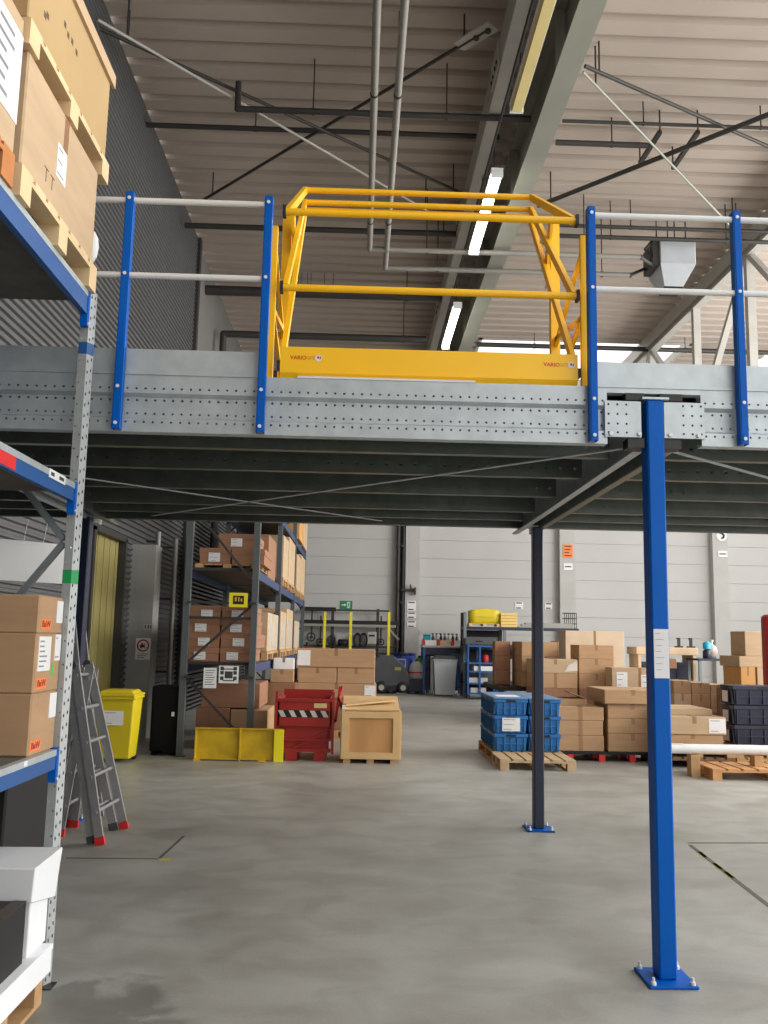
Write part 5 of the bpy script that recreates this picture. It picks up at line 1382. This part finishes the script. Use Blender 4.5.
carton('pale carton right of the orange printed carton at the right edge', P(757, 670, Yb).x, xr, Yb, Yb+.8, zA+.001, P(740, 667, Yb).z, card2)
carton('wide carton lying across the right edge pile', x0, xr, Yb+.02, Yb+.9, P(740, 667, Yb).z+.001, zB, card2)
t = carton('topmost carton with dark opening in the right edge pile', P(746, 640, Yb).x, xr, Yb+.05, Yb+.68, zB+.001, zC, card2)
# cartons between, seen right of the front column
Y2 = 17.2
pallet('pallet under the mixed cartons seen right of the front column', 5.95, 7.2, Y2, Y2+1.1, 0, pined, along='x')
zl = P(690, 707, Y2).z; zm = P(690, 694, Y2).z; zh = P(690, 681, Y2).z
xs_ = [P(px, 690, Y2).x for px in (674, 692, 711, 728)]
carton('base carton under the mixed cartons right of the front column', xs_[0], xs_[3], Y2, Y2+1, .146, zl-.1, card3)
for j in range(3):
    carton('%s carton, lower row of the mixed pile right of the front column' % ['left', 'middle', 'right'][j], xs_[j], xs_[j+1]-.01, Y2+.01, Y2+.7, zl-.099, zm, [card2, card, card2][j])
    carton('%s carton, upper row of the mixed pile right of the front column' % ['left', 'middle', 'right'][j], xs_[j], xs_[j+1]-.01, Y2+.02, Y2+.7, zm+.001, zh-.03*j, [card, card, card2][j])
# navy crate and beige bench farther back
x0, x1, za, zb = L(637, 648, 698, 679, 22)
t = thing('beige_counter', 'beige counter at the rear with two small dark items on top', 'counter', ((x0+x1)/2, 22.3, 0)); w = x1-x0
b = MB().box(-w/2, w/2, -.3, .5, zb-.18, zb); b.bevel(.01); b.build('top', cardin, t)
for x in (-w/2+.05, w/2-.12): MB().box(x, x+.07, -.28, .48, 0, zb-.18).build('side_panel', cardin, t)
MB().box(-w/2+.1, w/2-.12, -.2, .46, za-.05, za).build('shelf_board', cardin, t)
crate('navy_crate', 'navy blue crate on the shelf of the beige counter', (x0+x1)/2-w/2+.13, (x0+x1)/2+w/2-.16, 22.06, 22.6, za+.001, za+.42, navyp)
for i, px in enumerate((679, 691)):
    p = P(px, 649, 22.2); t = thing('dark_clamp', ['left small dark clamp on the beige counter', 'right small dark clamp on the beige counter'][i], 'clamp', (p.x, 22.2, zb)); MB().box(-.09, .09, -.05, .05, 0, .04).box(-.03, .03, -.03, .03, .04, .2).box(-.05, .03, -.035, .035, .2, .24).build('clamp', black, t)
x0, x1, za, zb = L(695, 659, 722, 690, 21)
t = thing('steel_table', 'pale table behind the mixed cartons at the right', 'table', ((x0+x1)/2+.4, 21.4, 0)); w = x1-x0+.6
MB().box(-w/2, w/2, -.4, .4, zb-.05, zb).build('top', navy, t)
for x in (-w/2+.05, w/2-.05):
    for y in (-.35, .35): MB().box(x-.03, x+.03, y-.03, y+.03, 0, zb-.05).build('leg', rackgrey, t)
p = P(709, 664, 21.2); t = thing('teal_bottle', 'teal topped bottle standing on the pale table at the right', 'bottle', (p.x, 21.3, zb)); MB().lathe((0, 0, 0), [(.09, 0), (.1, .03), (.1, .16), (.05, .22)], 14).build('body', navyp, t); MB().lathe((0, 0, .22), [(.09, 0), (.09, .14), (.03, .18)], 14).build('cap', teal, t)
p = P(715, 650, 21.2); t = thing('plastic_bag', 'pinkish grey plastic bag standing on the table near the right wall pillar', 'bag', (p.x, 21.4, zb)); b = MB().ball((0, 0, .17), .13, 12, (1.1, .8, 1.3)); b.build('bag', mat('pink_film', srgb(176, 158, 154), .3, var=.15, scale=8), t); MB().lathe((0, 0, .32), [(.04, 0), (.025, .05), (.06, .12)], 10).build('neck', wrapm, t)
# red rounded post at the very right
x0, x1, za, zb = L(766.5, 615, 800, 700, 14.2)
t = thing('red_machine_mast', 'red rounded machine mast cut by the right edge of the photo', 'mast', ((x0+x1)/2, 14.3, 0)); w = x1-x0
b = MB().box(-w/2, w/2, -.2, .05, .05, zb); b.bevel(.07, 3); b.build('mast', mat('deep_red_paint', srgb(160, 30, 34), .4, var=.06), t)
MB().box(-w/2-.05, w/2+.05, -.3, .4, 0, .05).build('base', dark, t)

# ------------------------------------------------------------------ light
w = bpy.data.worlds.new('daylight'); S.world = w; w.use_nodes = True
bg = w.node_tree.nodes['Background']; bg.inputs['Color'].default_value = (1.0, .985, .96, 1); bg.inputs['Strength'].default_value = WORLD
def area(name, loc, rot, sx, sy, power, col=(1, .98, .94)):
    l = bpy.data.lights.new(name, 'AREA'); l.shape = 'RECTANGLE'; l.size = sx; l.size_y = sy; l.energy = power; l.color = col
    o = bpy.data.objects.new(name, l); COL.objects.link(o); o.location = loc; o.rotation_euler = rot; return o
area('added_right_daylight', (16, 13, 6.2), (PI/2, 0, PI/2), 18, 5.0, SIDE)  # added area light, stands in for unseen daylight from the right
S.view_settings.view_transform = 'Standard'; S.view_settings.look = 'None'; S.view_settings.exposure = EXPO; S.view_settings.gamma = 1.0
S.view_settings.use_curve_mapping = False
S.cycles.use_denoising = True; S.cycles.max_bounces = 8; S.cycles.diffuse_bounces = 5
S.cycles.sample_clamp_indirect = 6.0
